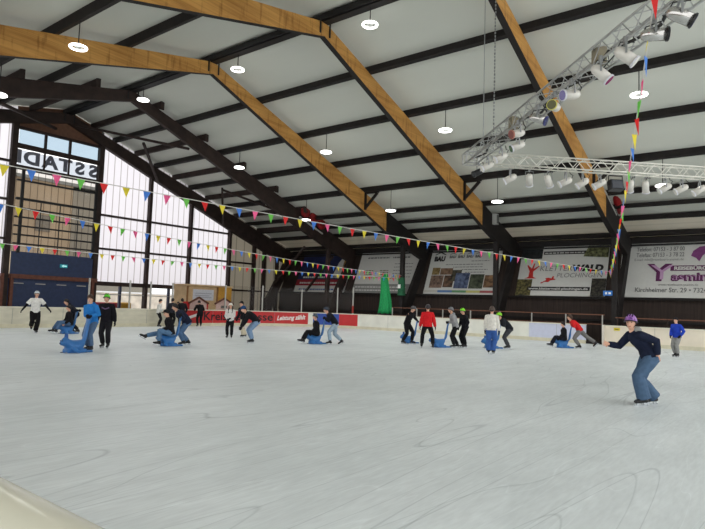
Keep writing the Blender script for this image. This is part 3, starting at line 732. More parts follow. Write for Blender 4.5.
for (x, a, c, lab) in ((-27.55, (29.3, 7.62), (31.8, 6.72), 'long white tube along the underside of the dark roof frame'), (-7.66, (30.25, 7.75), (32.6, 6.85), 'long pale tube along the underside of the nearest orange frame')):
    root = thing('pale_tube', lab, 'tube', (x, a[0], a[1])); b = MB(); b.beam((x, a[0], a[1]), (x, c[0], c[1]), .09, .09); b.build('tube_body', post_w, root)
    b = MB()
    for q in (.2, .8): b.box((x-.08, a[0]+(c[0]-a[0])*q, a[1]+(c[1]-a[1])*q), (.14, .06, .14))
    b.build('clip', black, root)

# ------------------------------------------------------------------ ring lamps
lamp_e = mat('lamp_glow', (255, 255, 250), .5, 0, emit=4.0)
LP = [(-12.21, 16.3, 11.79, 'round ring lamp hanging right of the ridge in front of the top centre frame'),
      (-19.4, 16.3, 11.76, 'round ring lamp hanging between the two orange ridges'),
      (-26.71, 16.3, 11.82, 'round ring lamp hanging near the dark frame ridge'),
      (-12.39, 22.4, 9.51, 'ring lamp in mid slope left of the truss corner'),
      (-19.36, 22.4, 9.48, 'ring lamp in mid slope beside the second orange frame'),
      (-26.09, 22.4, 9.48, 'ring lamp hanging before the dark frame in mid slope'),
      (-4.49, 22.4, 9.55, 'ring lamp between the truss and the dangling pennants'),
      (-12.43, 28.2, 7.24, 'low ring lamp right below the truss corner, near the grey speaker'),
      (-19.14, 28.2, 7.26, 'low ring lamp between the lower ends of the orange frames'),
      (-25.92, 28.2, 7.14, 'low ring lamp in front of the red reels'),
      (-4.7, 28.2, 7.31, 'low ring lamp glowing behind the stage lights'),
      (-19.31, 9.25, 10.04, 'ring lamp in front of the orange beam at the upper left'),
      (-25.71, 9.25, 9.67, 'ring lamp at the left edge of the photo under the dark beam')]
for x, y, z, lab in LP:
    root = thing('ring_lamp', lab, 'lamp', (x, y, z), group='ring lamps hanging from the roof')
    b = MB(); b.torus((x, y, z), .26, .042); b.build('ring', lamp_e, root, True)
    b = MB(); b.tube([(x, y, z-.01), (x, y, z+.06)], .1, 12); b.beam((x-.26, y, z), (x+.26, y, z), .03, .03); b.beam((x, y-.26, z), (x, y+.26, z), .03, .03); b.build('hub', white, root)
    b = MB(); b.tube([(x, y, z+.05), (x, y, roof_z(y)+.02)], .018, 6); b.build('cable', black, root)
    L = bpy.data.lights.new('lamp_light', 'SPOT'); L.energy = 420; L.spot_size = rad(150); L.spot_blend = .6; L.shadow_soft_size = .28; L.color = (1, .99, .96)
    lo = bpy.data.objects.new('lamp_light', L); COL.objects.link(lo); lo.parent = root; lo.location = (0, 0, -.1)

# ------------------------------------------------------------------ lighting truss
TC = V((-7.6, 15.3, 5.86)); D1 = V((.70, -.714, 0)).normalized(); D2 = V((.714, .70, 0)).normalized()
def truss(P, d, L, label, m):
    root = thing('lighting_truss', label, 'truss', tuple(P), group='aluminium lighting trusses')
    n = V((-d.y, d.x, 0)); wd = .32; hh = .32
    ch = {}
    for i, (o, z) in enumerate(((-wd/2, 0), (wd/2, 0), (-wd/2, hh), (wd/2, hh))):
        a = P+n*o+V((0, 0, z)); ch[i] = a
        b = MB(); b.tube([a, a+d*L], .022, 8); b.build('chord', m, root, True)
    for (i, j) in ((0, 2), (1, 3), (0, 1), (2, 3)):
        b = MB(); k = int(L/.56)
        for q in range(k):
            s0 = L*q/k; s1 = L*(q+1)/k; sm = (s0+s1)/2
            b.tube([ch[i]+d*s0, ch[j]+d*sm], .010, 5); b.tube([ch[j]+d*sm, ch[i]+d*s1], .010, 5)
        b.build('lacing', m, root)
    return root
T1 = truss(TC, D1, 10.6, 'silver lighting truss running from its corner up to the top right of the photo', silver)
T2 = truss(TC+D2*.25, D2, 10.4, 'pale lighting truss running level to the right edge below the other', mat('pale_aluminium', (216, 214, 204), .4, .06, metal=.45))
b = MB(); b.box(TC+V((0, 0, .2)), (.46, .46, .46), M.Rotation(math.atan2(D1.y, D1.x), 3, 'Z'))
# truss corner block: open frame of tubes
b = MB()
R45 = M.Rotation(math.atan2(D1.y, D1.x), 3, 'Z')
cs = [TC+R45 @ V((x*.18, y*.18, z)) for z in (0, .32) for x, y in ((-1, -1), (1, -1), (1, 1), (-1, 1))]
for i, j in ((0, 1), (1, 2), (2, 3), (3, 0), (4, 5), (5, 6), (6, 7), (7, 4), (0, 4), (1, 5), (2, 6), (3, 7)): b.tube([cs[i], cs[j]], .024, 6)
tag(b.build('truss_corner', silver), 'open silver corner block joining the two trusses', 'truss')
# hoist lines up to the roof
for dx, lab, r in ((0, 'thin steel line rising from the truss corner to the roof', .012), (.3, 'dashed looking hoist chain beside the steel line above the truss corner', .02)):
    p = TC+V((.32+dx*.8, .15+dx*.6, .42)); zt = roof_z(p.y)+.3
    if r < .015:
        b = MB(); b.tube([p, V((p.x-.02, p.y, zt))], r, 6); tag(b.build('steel_line', steel), lab, 'cable')
    else:
        b = MB(); n = 60
        for i in range(n):
            z = p.z+(zt-p.z)*i/n; hgt = (zt-p.z)/n*.62
            b.box((p.x, p.y, z+hgt/2), (.04 if i % 2 else .02, .02 if i % 2 else .04, hgt))
        tag(b.build('hoist_chain', steel), lab, 'chain')
# stage lights
can_w = mat('pale_can', (214, 210, 202), .35, .05, metal=.2); can_s = mat('polished_can', (190, 188, 184), .2, .1, metal=.85); can_k = mat('black_can', (30, 30, 32), .4, .15)
lens = {c: mat('lens_'+c, v, .25, .05) for c, v in dict(dark=(40, 42, 44), red=(120, 66, 58), blue=(52, 56, 104), olive=(92, 92, 56), green=(60, 92, 62), magenta=(150, 60, 110), white=(236, 234, 226), violet=(126, 120, 170)).items()}
ringc = {c: mat('gel_frame_'+c, v, .4, .05) for c, v in dict(yellow=(206, 200, 96), white=(214, 214, 220), red=(176, 116, 100), black=(34, 34, 36), blue=(66, 70, 120)).items()}
def stage_light(base, yaw, pitch, label, body, ln, rc, L=.32, r=.09, drop=.25):
    """base: hanging point under the chord; yaw in plan, pitch below level"""
    root = thing('stage_light', label, 'stage light', tuple(base), group='stage lights on the trusses')
    d = V((math.cos(yaw)*math.cos(pitch), math.sin(yaw)*math.cos(pitch), -math.sin(pitch))); sd = V((-math.sin(yaw), math.cos(yaw), 0))
    c = V(base)-V((0, 0, drop)); a = c-d*L*.5; e = c+d*L*.5
    b = MB(); b.tube([a-d*.02, a, a+d*.05, a+d*.10, e], [r*.35, r*.7, r*.95, r, r], 16); b.build('can', body, root, True)
    b = MB(); b.tube([e, e+d*.012, e+d*.03], [r*1.15, r*1.15, r*1.15], 16); b.build('gel_frame', rc, root)
    b = MB(); b.tube([e+d*.03, e+d*.036], r*.98, 16); b.build('lens', ln, root)
    b = MB(); p = c
    for s in (-1, 1): b.beam(p+sd*s*(r+.02), V(base)+sd*s*(r+.02)*.9-V((0, 0, .05)), .03, .012)
    b.beam(V(base)-sd*(r+.02)-V((0, 0, .05)), V(base)+sd*(r+.02)-V((0, 0, .05)), .03, .012); b.build('yoke', steel, root)
    b = MB(); b.tube([V(base)-V((0, 0, .06)), V(base)+V((0, 0, .05))], .035, 8); b.build('clamp', steel, root)
    b = MB(); b.tube([a, a+V((.05, .03, .12)), V(base)+V((.12, .05, -.05)), V(base)+V((.1, .05, .05))], .01, 5); b.build('power_cable', black, root)
    return root
def towards(p, pt): v = V(pt)-V(p); return math.atan2(v.y, v.x)
n1 = V((-D1.y, D1.x, 0)); n2 = V((-D2.y, D2.x, 0))
t1 = [(.15, -2.2, .5, 'black short stage light at the outer end of the truss corner', can_k, 'dark', 'black'), (.9, -2.4, .5, 'pale stage light first after the black one on the rising truss', can_w, 'white', 'white'), (1.9, -2.4, .5, 'pale stage light second after the black one on the rising truss', can_w, 'white', 'white'),
      (3.0, -2.4, .45, 'pale stage light beside the green filter on the rising truss', can_w, 'green', 'white'), (3.95, -2.1, .3, 'stage light with reddish brown lens on the rising truss', can_w, 'red', 'red'), (5.0, .2, .4, 'chrome stage light with blue lens before the orange frame', can_s, 'blue', 'blue'),
      (5.75, -1.55, .1, 'stage light with yellow rim and olive lens facing the camera', can_w, 'olive', 'yellow'), (6.4, -2.2, .2, 'pale stage light with white rim and violet lens', can_w, 'violet', 'white'), (7.4, .3, .8, 'square looking pale stage light with magenta edge', can_w, 'magenta', 'white'),
      (8.1, .35, .7, 'pale stage light hanging near the ring lamp on the rising truss', can_w, 'white', 'white'), (8.8, .42, .02, 'level chrome stage light beside the green pennant', can_s, 'white', 'black'), (9.35, .4, .5, 'chrome stage light with blue lens at the top right corner', can_s, 'blue', 'black')]
for s, yaw, pit, lab, body, ln, rc in t1:
    stage_light(TC+D1*s-n1*.2*(1 if s > 3 else -1)+V((0, 0, -.02)), yaw, pit, lab, body, lens[ln], ringc[rc])
t2 = [(1.3, -2.6, .5), (1.9, 1.9, .75), (2.5, 1.5, .8), (3.05, -2.6, .45), (3.6, -2.7, .6), (4.15, -2.6, .5), (5.15, 1.9, .85), (5.65, 1.7, 1.0), (6.3, -2.65, .55), (6.85, -2.7, .5), (7.45, -2.8, .6)]
l2 = ['pale stage light first from the corner under the level truss', 'pale stage light second from the corner under the level truss', 'stage light with greenish lens third from the corner under the level truss', 'pale stage light fourth from the corner under the level truss', 'pale stage light just left of the nearest orange frame',
      'pale stage light left of the black floodlight', 'white stage light behind the hanging pennants', 'upright pale stage light right of the hanging pennants', 'tilted pale stage light third from the right edge under the level truss', 'tilted pale stage light second from the right edge under the level truss', 'pale stage light at the right edge under the level truss']
for i, ((s, yaw, pit), lab) in enumerate(zip(t2, l2)):
    stage_light(TC+D2*s-n2*.2*(-1)+V((0, 0, -.02)), yaw, pit, lab, can_w, lens['green' if i == 2 else 'white'], ringc['white'], .36, .10, .30)
p = TC+D2*4.66+n2*.2
fl_ = thing('floodlight', 'black boxy floodlight under the level truss', 'stage light', tuple(p))
b = MB(); R = M.Rotation(.75, 3, 'Z') @ M.Rotation(-.2, 3, 'X'); b.box(p-V((0, 0, .34)), (.40, .22, .32), R); b.build('housing', can_k, fl_)
b = MB(); b.box(p-V((0, 0, .34))+R @ V((0, -.12, 0)), (.34, .02, .26), R); b.build('front_glass', mat('flood_glass', (54, 58, 66), .2, .1), fl_)
b = MB(); u_ = R @ V((.22, 0, 0)); u_.z = 0; b.beam(p-u_-V((0, 0, .34)), p-u_-V((0, 0, .04)), .03, .02); b.beam(p+u_-V((0, 0, .34)), p+u_-V((0, 0, .04)), .03, .02); b.beam(p-u_-V((0, 0, .04)), p+u_-V((0, 0, .04)), .03, .03); b.build('yoke', black, fl_)
# dimmer box and cable bundle on the rising truss
for s, lab in ((3.2, 'small olive junction box inside the rising truss near its corner'), (7.0, 'olive junction box inside the rising truss near the top right')):
    q = TC+D1*s+V((0, 0, .2)); root = thing('junction_box', lab, 'box', tuple(q)); b = MB(); b.box(q, (.22, .16, .3), R45); b.build('box_body', mat('olive_grey_box', (134, 126, 104), .5, .1), root)
    b = MB(); b.tube([q+V((0, 0, -.15)), q+V((.06, 0, -.22)), q+D1*.5+V((0, 0, -.17))], .012, 6); b.build('cable', black, root)
b = MB(); pts = [TC+D1*(.5+i*.5)+n1*(.12*math.sin(i*1.7))+V((0, 0, .06+.02*math.sin(i*2.3))) for i in range(20)]; b.tube(pts, .028, 6); tag(b.build('cable_bundle', mat('dark_cable', (48, 47, 46), .6, .1)), 'dark cable bundle lying along the rising truss', 'cable')

# ------------------------------------------------------------------ pennant strings
PC = dict(yellow=(246, 234, 84), blue=(98, 160, 236), pink=(252, 128, 182), green=(140, 222, 108), red=(242, 66, 66))
pm = {}
for c, v in PC.items():
    m = mat('pennant_'+c, v, .6, .05); nt = m.node_tree; b0 = nt.nodes['Principled BSDF']
    tl = nt.nodes.new('ShaderNodeBsdfTranslucent'); mx = nt.nodes.new('ShaderNodeMixShader'); mx.inputs[0].default_value = .5; out = [n for n in nt.nodes if n.type == 'OUTPUT_MATERIAL'][0]
    src = b0.inputs['Base Color'].links[0].from_socket; nt.links.new(src, tl.inputs[0]); nt.links.new(b0.outputs[0], mx.inputs[1]); nt.links.new(tl.outputs[0], mx.inputs[2]); nt.links.new(mx.outputs[0], out.inputs[0]); pm[c] = m
cord_m = mat('white_cord', (206, 204, 198), .6, .03)
def bunting(A, Bp, n, sag, cyc, start, label, wd=.2, ln=.3, i0=0, twist=0., rr=.012):
    A, Bp = V(A), V(Bp)
    def at(t): p = A.lerp(Bp, t); p.z -= sag*4*t*(1-t); return p
    root = thing('pennant_string', label, 'bunting', tuple(A), group='pennant strings across the hall')
    b = MB(); b.tube([at(i/40) for i in range(41)], rr, 5); b.build('cord', cord_m, root)
    rnd = random.Random(int(A.x*10)+n)
    for i in range(n):
        t = (i+.5)/n; c = at(t); d = (at(min(1, t+.002))-at(max(0, t-.002))).normalized()
        dh = V((d.x, d.y, 0)).normalized() if twist == 0 else V((d.x, d.y, 0)).normalized()
        ta = rnd.uniform(-twist, twist)
        dh2 = M.Rotation(ta, 3, 'Z') @ dh; sw = M.Rotation(rnd.uniform(-.25, .25), 3, dh2) @ V((0, 0, -1))
        a = c-(d if twist == 0 else dh2)*wd/2; e = c+(d if twist == 0 else dh2)*wd/2; tip = c+sw*ln+dh2*rnd.uniform(-.03, .03); mid = (c+tip)/2+sw.cross(dh2)*.02
        nn = dh2.cross(sw)*.004
        b = MB(); b.prism([a, e, tip], nn); b.build('pennant', pm[cyc[(i+start) % len(cyc)]], root)
    return root
c5 = ['yellow', 'blue', 'pink', 'green', 'red']; c6 = ['yellow', 'red', 'green', 'pink', 'blue']
def ext(A, Bp, t): A, Bp = V(A), V(Bp); return tuple(A+(Bp-A)*t)
A1, B1 = (-13.9, 5.53, 4.5), (-8.05, 32.7, 3.84)
bunting(ext(A1, B1, -.155), B1, 60, .12, c5, 3, 'upper pennant string from the left edge to the post beside the gap', .2, .27)
A2, B2 = (-17.3, 6.8, 4.12), (-21.15, 32.65, 3.7)
bunting(ext(A2, B2, -.12), B2, 58, .25, c6, 4, 'middle pennant string crossing the slatted gate from the left edge', .2, .26)
A3, B3 = (-23.8, 9.3, 3.53), (-21.25, 32.65, 3.5)
bunting(ext(A3, B3, -.1), B3, 55, .18, c6, 3, 'lowest pennant string crossing just above the navy gate panels', .19, .24)
bunting((-8.0, 32.7, 3.75), (.1, 2.4, 6.9), 44, .75, c6, 1, 'twisted pennant string rising from the post to the top right', .11, .32, twist=1.4)

# ------------------------------------------------------------------ seals (push aids)
blue_pl = mat('seal_blue_plastic', (52, 112, 176), .4, .1, 4)
def make_seal(label, loc, rz, s=1.):
    root = thing('seal_skating_aid', label, 'skating aid', loc, rz, 'blue seal shaped skating aids'); root.scale = (s, s, s); ORG[root.name] = V((0, 0, 0))
    def ring(x, z, wy, hz, tilt=0., n=16):
        return [V((x+hz*math.sin(tilt)*math.sin(a)*-1, wy*math.cos(a), z+hz*math.cos(tilt)*math.sin(a))) for a in [2*PI*i/n for i in range(n)]]
    b = MB()
    b.loft([ring(.53, .25, .02, .02), ring(.51, .25, .06, .05), ring(.45, .27, .085, .08), ring(.37, .29, .12, .12), ring(.28, .26, .12, .14), ring(.2, .2, .15, .15), ring(.05, .17, .19, .15), ring(-.12, .17, .2, .15), ring(-.26, .18, .17, .15), ring(-.36, .22, .13, .13, .6),
            ring(-.41, .34, .10, .10, 1.0), ring(-.45, .5, .085, .075, 1.3), ring(-.49, .7, .085, .055, 1.3), ring(-.52, .84, .10, .045, 1.35), ring(-.55, .94, .17, .035, 1.4), ring(-.56, .99, .19, .025, 1.4), ring(-.565, 1.01, .1, .01, 1.4)])
    b.box((-.05, 0, .05), (.75, .3, .1))
    for sd in (-1, 1):
        b.tube([(.12, sd*.15, .14), (.08, sd*.26, .07), (-.02, sd*.34, .03)], [(.05, .10), (.03, .11), (.02, .07)], 10, side=(0, 0, 1))
    b.box((-.5, 0, .03), (.4, .26, .05))
    b.v = [V((p.x*.72, p.y*1.05, p.z*1.08 if p.z < .4 else p.z+.03)) for p in b.v]
    b.build('seal_body', blue_pl, root, True, remesh=.02, smooth_it=2, org=(0, 0, 0))
    b = MB(); b.tube([(.22, 0, .40), (.22, 0, .52)], [.055, .045], 12); b.build('head_grip', mat('seal_dark_blue', (32, 82, 150), .4, .1), root, org=(0, 0, 0))
    for sd in (-1, 1):
        b = MB(); b.ell((.345, sd*.058, .335), (.014, .012, .014)); b.build('eye', ink, root, org=(0, 0, 0))
        b = MB(); b.box((-.02, sd*.12, .012), (.62, .02, .024)); b.build('runner', steel, root, org=(0, 0, 0))
    b = MB(); b.ell((.382, 0, .27), (.015, .025, .018)); b.build('nose', ink, root, org=(0, 0, 0))
    return root
SEAL0 = None
def seal(label, x, y, rz, s=1.):
    global SEAL0
    if SEAL0 is None: SEAL0 = make_seal(label, (x, y, 0), rz, s); return SEAL0
    c = copy_tree(SEAL0); c.location = (x, y, 0); c.rotation_euler = (0, 0, rz); c.scale = (s, s, s); c['label'] = label; return c
def face(x, y, phi):
    """heading for a figure at x,y: 0 looks at the camera, -90 to the left of the view, 180 away"""
    t = V((-x, -y)).normalized(); d = -t; r = V((d.y, -d.x)); v = t*math.cos(rad(phi))+r*math.sin(rad(phi)); return math.atan2(v.y, v.x)

# ------------------------------------------------------------------ people
skin_m = [mat('skin_light', (222, 172, 146), .5, .05, 20), mat('skin_tan', (196, 142, 114), .5, .05, 20)]
hairs = dict(brown=mat('hair_brown', (66, 46, 34), .6, .25, 30), dark=mat('hair_dark', (30, 24, 22), .6, .25, 30), fair=mat('hair_fair', (120, 92, 60), .6, .25, 30))
FAB = {}
def fab(rgb): 
    key = 'cloth_%d_%d_%d' % rgb
    return mat(key, rgb, .85, .12, 14, spec=.15)
jeans = (78, 104, 138); jeans_l = (138, 158, 178); jeans_b = (62, 92, 150)
eye_m = mat('eye_dark', (30, 24, 22), .3, .1); mouth_m = mat('mouth_red', (158, 84, 78), .5, .05); blade_m = mat('skate_blade', (200, 204, 208), .25, .05, metal=.8); boot_k = mat('black_skate_boot', (26, 26, 28), .45, .15)

def ik(a, c, l1, l2, pole):
    a, c, pole = V(a), V(c), V(pole); d = c-a; L = d.length
    mx = (l1+l2)*.995
    if L > mx: c = a+d*(mx/L); d = c-a; L = mx
    x = (l1*l1-l2*l2+L*L)/(2*L); h = math.sqrt(max(0, l1*l1-x*x)); dn = d/L; p = pole-dn*pole.dot(dn)
    if p.length < 1e-4: p = dn.orthogonal()
    return a+dn*x+p.normalized()*h, c

def person(label, x, y, phi, s, top=(30, 30, 34), legs=(30, 30, 32), pose=None, headgear=('hair', 'dark'), gloves=None, skin=0, puff=.012, baggy=.014, hair='brown', vox=.012, boots=boot_k, sleeve=None, tee=False, hood=None, cat='person', z=0., rz=None, long_hair=False, fine=False):
    P = dict(pel=(0, 0, .95), lean=6, side=0, twist=0, LF=(.02, .1, .13), RF=(.02, -.1, .13), LH=None, RH=None, hyaw=0, hpitch=0, lfp=0, rfp=0, lfy=8, rfy=-8, lpole=(1, .15, 0), rpole=(1, -.15, 0), lep=(-.6, .6, -.5), rep=(-.6, -.6, -.5), curl=.6)
    if pose: P.update(pose)
    rot = face(x, y, phi) if rz is None else rz
    pel = V(P['pel'])
    for key in ('LH', 'RH'):            # a hand goal given in the place's own coordinates
        if P.get(key+'W'):
            gx, gy, gz = P[key+'W']; dx, dy = gx-x, gy-y; P[key] = ((dx*math.cos(rot)+dy*math.sin(rot))/s, (-dx*math.sin(rot)+dy*math.cos(rot))/s, (gz-z)/s)
    # spine
    ln = rad(P['lean']); sd = rad(P['side']); tw = rad(P['twist'])
    def dirn(f): a = ln*f; return V((math.sin(a), math.sin(sd*f), math.cos(a)*math.cos(sd*f))).normalized()
    u1, u2 = dirn(.6), dirn(1.0)
    waist = pel+u1*.19; chest = waist+u2*.20; neck = chest+u2*.155
    Lf = V((-math.sin(tw), math.cos(tw), 0)); Lf = (Lf-u2*Lf.dot(u2)).normalized(); Fw = Lf.cross(u2)
    L0 = V((0, 1, 0)); L0 = (L0-u1*L0.dot(u1)).normalized(); F0 = L0.cross(u1)
    hd = V((math.cos(rad(P['hyaw']))*math.cos(rad(P['hpitch'])), math.sin(rad(P['hyaw']))*math.cos(rad(P['hpitch'])), -math.sin(rad(P['hpitch']))))
    hl = V((0, 0, 1)).cross(hd).normalized(); hu = hd.cross(hl)
    hbase = neck+(u2*.5+V((0, 0, .5))).normalized()*.075+hd*.025      # chin level
    # shoulders, arms
    sh = {1: chest+u2*.09+Lf*.175, -1: chest+u2*.09-Lf*.175}
    tgt = {}
    for k_, key in ((1, 'LH'), (-1, 'RH')):
        t = P[key]
        if t is None: t = sh[k_]+V((.07, k_*.10, -.50))
        tgt[k_] = V(t)
    arm = {k_: ik(sh[k_], tgt[k_], .29, .26, P['lep' if k_ == 1 else 'rep']) for k_ in (1, -1)}
    hip = {k_: pel+L0*k_*.09-u1*.02 for k_ in (1, -1)}
    leg = {1: ik(hip[1], P['LF'], .44, .42, P['lpole']), -1: ik(hip[-1], P['RF'], .44, .42, P['rpole'])}
    def foot_dir(k_):
        yw, pt = (P['lfy'], P['lfp']) if k_ == 1 else (P['rfy'], P['rfp'])
        return V((math.cos(rad(yw))*math.cos(rad(pt)), math.sin(rad(yw))*math.cos(rad(pt)), -math.sin(rad(pt))))
    S = s
    def ring(c, l, f, wl, wf, n=14, sq=1.): 
        out = []
        for i in range(n):
            a = 2*PI*i/n; ca, sa = math.cos(a), math.sin(a)
            out.append(c+l*wl*ca+f*wf*sa)
        return out
    def torso(b, e, extra_bottom=0., upto=1., belly=0.):
        rr = []
        if extra_bottom: rr.append(ring(pel-u1*extra_bottom, L0, F0, .165+e*1.3, .115+e*1.3))
        else: rr.append(ring(pel-u1*.1, L0, F0, .14+e, .10+e))
        rr += [ring(pel, L0, F0, .168+e, .12+e), ring(pel+u1*.09, L0, F0, .155+e, .112+e), ring(waist, Lf, Fw, .145+e, .105+e+belly), ring(waist+u2*.1, Lf, Fw, .158+e, .115+e), ring(chest, Lf, Fw, .17+e, .122+e), ring(chest+u2*.075, Lf, Fw, .165+e, .11+e), ring(chest+u2*.125, Lf, Fw, .12+e*.8, .085+e*.6), ring(neck, Lf, Fw, .07+e*.5, .066+e*.5)]
        b.loft([[p*1. for p in r] for r in rr])
    def hand(b, k_, e=0.):
        el, wr = arm[k_]; d = (wr-el).normalized()
        hn = V((0, k_*-1., 0)); hn = hn-d*hn.dot(d)
        if hn.length < .1: hn = V((0, 0, -1))-d*V((0, 0, -1)).dot(d)
        hn.normalize(); ac = d.cross(hn)*(1 if k_ == 1 else -1)         # towards thumb side
        if ac.x < 0 and abs(ac.x) > .3: ac = -ac
        pa = wr+d*.085
        b.tube([wr-d*.01, wr+d*.03, wr+d*.065, pa+d*.005], [(.019+e, .026+e), (.016+e, .038+e), (.016+e, .042+e), (.013+e, .038+e)], 10, side=hn)
        cu = P['curl']
        for i, (o, l) in enumerate(((.030, .070), (.010, .080), (-.010, .075), (-.029, .058))):
            r0 = pa+ac*o*1.12; d1 = (d*math.cos(cu*.5)+hn*math.sin(cu*.5)); d2 = (d*math.cos(cu*1.3)+hn*math.sin(cu*1.3)); d3 = (d*math.cos(cu*2)+hn*math.sin(cu*2))
            p1 = r0+d1*l*.45+ac*o*.30; p2 = p1+d2*l*.33; p3 = p2+d3*l*.27
            b.tube([r0-d*.012, p1, p2, p3], [.0095+e, .009+e, .0082+e, .006+e], 7)
        r0 = wr+d*.03+ac*.030; dt = (d*.62+ac*.62+hn*.35).normalized()
        b.tube([r0, r0+dt*.035, r0+dt*.035+(d*.85+hn*.4+ac*.15).normalized()*.034], [.013+e, .011+e, .007+e], 7)
    # ---------------- body: one surface
    b = MB(); torso(b, -.012)
    b.tube([neck-u2*.05, neck+u2*.01, hbase+hu*.05-hd*.02], [.06, .055, .053], 12)
    prof = [(-.012, .045, -.01, .030), (.0, .072, .02, .045), (.03, .088, .045, .060), (.07, .094, .068, .070), (.115, .098, .088, .075), (.155, .094, .095, .077), (.19, .078, .088, .068), (.215, .05, .064, .048), (.23, .015, .02, .015)]
    # z, front reach, back reach, half width
    hr_ = []
    for zz, fr, bk, hw in prof:
        o = []
        for i in range(16):
            a = 2*PI*i/16; ca, sa = math.cos(a), math.sin(a)
            o.append(hbase+hu*zz+hd*((fr if ca > 0 else bk)*ca)+hl*hw*sa)
        hr_.append(o)
    b.loft(hr_)
    b.tube([hbase+hu*.125+hd*.094, hbase+hu*.10+hd*.108, hbase+hu*.078+hd*.118, hbase+hu*.068+hd*.094], [.009, .012, .016, .012], 8)          # nose
    for k_ in (1, -1): b.ell(hbase+hu*.095+hl*k_*.076-hd*.005, (.020, .010, .031), M((hd, hl, hu)).transposed(), 8, 6)                           # ears
    for k_ in (1, -1):
        el, wr = arm[k_]; d2 = (wr-el).normalized()
        b.tube([sh[k_]-Lf*k_*.06, sh[k_], sh[k_].lerp(el, .35), sh[k_].lerp(el, .8), el, el.lerp(wr, .3), el.lerp(wr, .75), wr, wr+d2*.02], [.05, .052, .048, .040, .038, .039, .030, .025, .024], 10)
        hand(b, k_)
        kn, an = leg[k_]
        b.tube([hip[k_]+u1*.06, hip[k_], hip[k_].lerp(kn, .35), hip[k_].lerp(kn, .8), kn, kn.lerp(an, .28), kn.lerp(an, .7), an], [.08, .088, .082, .062, .055, .058, .044, .038], 12)
        fd = foot_dir(k_); b.tube([an, an-V((0, 0, .03))+fd*.02, an+fd*.12-V((0, 0, .045))], [.038, .04, .03], 8)
    def sc(bb):
        bb.v = [p*S for p in bb.v]; return bb
    body = sc(b).build('person', skin_m[skin], None, True, remesh=.0052 if fine else vox*.8, smooth_it=1)
    body.location = (x, y, z); body.rotation_euler = (0, 0, rot); ORG[body.name] = V((0, 0, 0))
    tag(body, label, cat)
    def part(name, b, m, remesh=0., smooth=True, sm=0, parent=None):
        o = sc(b).build(name, m, parent or body, smooth, remesh=remesh, smooth_it=sm, org=(0, 0, 0)); return o
    # ---------------- trousers
    b = MB(); e = .014
    b.loft([ring(pel-u1*.14, L0, F0, .12, .10), ring(pel-u1*.09, L0, F0, .155+e, .118+e), ring(pel, L0, F0, .17+e, .122+e), ring(pel+u1*.10, L0, F0, .158+e, .114+e)])
    for k_ in (1, -1):
        kn, an = leg[k_]; q = .012+baggy*.5; w2 = baggy
        b.tube([hip[k_]+u1*.03, hip[k_], hip[k_].lerp(kn, .4), hip[k_].lerp(kn, .85), kn, kn.lerp(an, .3), kn.lerp(an, .7), kn.lerp(an, 1.0 if baggy > .02 else .86)], [.088+q, .098+q*.8, .090+q, .072+q, .066+q, .067+w2*.8+.008, .058+w2+.008, .055+w2*1.2+.006], 14)
    part('trousers', b, fab(legs), vox, sm=1)
    # ---------------- top
    b = MB(); e = .022+puff
    torso(b, e, extra_bottom=.06)
    b.tube([neck-u2*.05, neck+u2*.03], [.085+puff*.3, .072], 12)
    if hood:
        pass
    jm = fab(top)
    for k_ in (1, -1):
        el, wr = arm[k_]; q = e*.75
        if tee: b.tube([sh[k_]-Lf*k_*.07, sh[k_], sh[k_].lerp(el, .5), sh[k_].lerp(el, .8)], [.06+q, .066+q, .064+q, .066+q], 12)
        else: b.tube([sh[k_]-Lf*k_*.07, sh[k_], sh[k_].lerp(el, .5), el, el.lerp(wr, .5), el.lerp(wr, .97)], [.056+q, .064+q, .056+q, .050+q, .044+q, .036+q*.8], 12)
    jk = part('jacket' if not tee else 'tee_shirt', b, jm, vox, sm=1)
    if tee:
        for k_ in (1, -1):
            el, wr = arm[k_]; b = MB(); b.tube([sh[k_].lerp(el, .6), el, el.lerp(wr, .5), wr], [.056, .048, .042, .036], 12); part('long_sleeve', b, fab(sleeve))
    if hood:
        b = MB(); hc = neck-Fw*.075-u2*.02; b.ell(hc, (.085, .125, .07), M((Fw, Lf, u2)).transposed(), 14, 8); b.ell(hc+u2*.035+Fw*.01, (.07, .10, .05), M((Fw, Lf, u2)).transposed(), 14, 8)
        part('hood', b, fab(hood), vox, sm=1)
    # ---------------- gloves
    if gloves:
        for k_ in (1, -1):
            b = MB(); hand(b, k_, .007); el, wr = arm[k_]; d = (wr-el).normalized(); b.tube([wr-d*.06, wr+d*.02], [.037, .036], 10); part('glove', b, fab(gloves), vox*.8)
    # ---------------- skates
    for k_ in (1, -1):
        kn, an = leg[k_]; fd = foot_dir(k_); up_ = (kn-an).normalized(); fl2 = V((0, 0, 1)).cross(fd).normalized(); fu = fd.cross(fl2)
        sole = an-fu*.075
        b = MB(); b.tube([an+up_*.13, an+up_*.06, an, an-fu*.03], [.062, .058, .056, .05], 12)
        b.tube([sole-fd*.075+fu*.035, sole-fd*.05+fu*.035, sole+fd*.03+fu*.045, sole+fd*.12+fu*.03, sole+fd*.18+fu*.02, sole+fd*.205+fu*.018], [(.03, .032), (.04, .038), (.048, .042), (.042, .046), (.032, .040), (.016, .02)], 12, side=tuple(fu))
        bo_ = part('skate', b, boots, vox, sm=1)
        b = MB(); Rm = M((fd, fl2, fu)).transposed(); b.box(sole+fd*.06-fu*.042, (.29, .010, .022), Rm); b.box(sole-fd*.02-fu*.02, (.06, .03, .05), Rm); b.box(sole+fd*.13-fu*.02, (.06, .03, .05), Rm); part('blade', b, blade_m, smooth=False, parent=bo_)
    # ---------------- face
    RH_ = M((hd, hl, hu)).transposed()
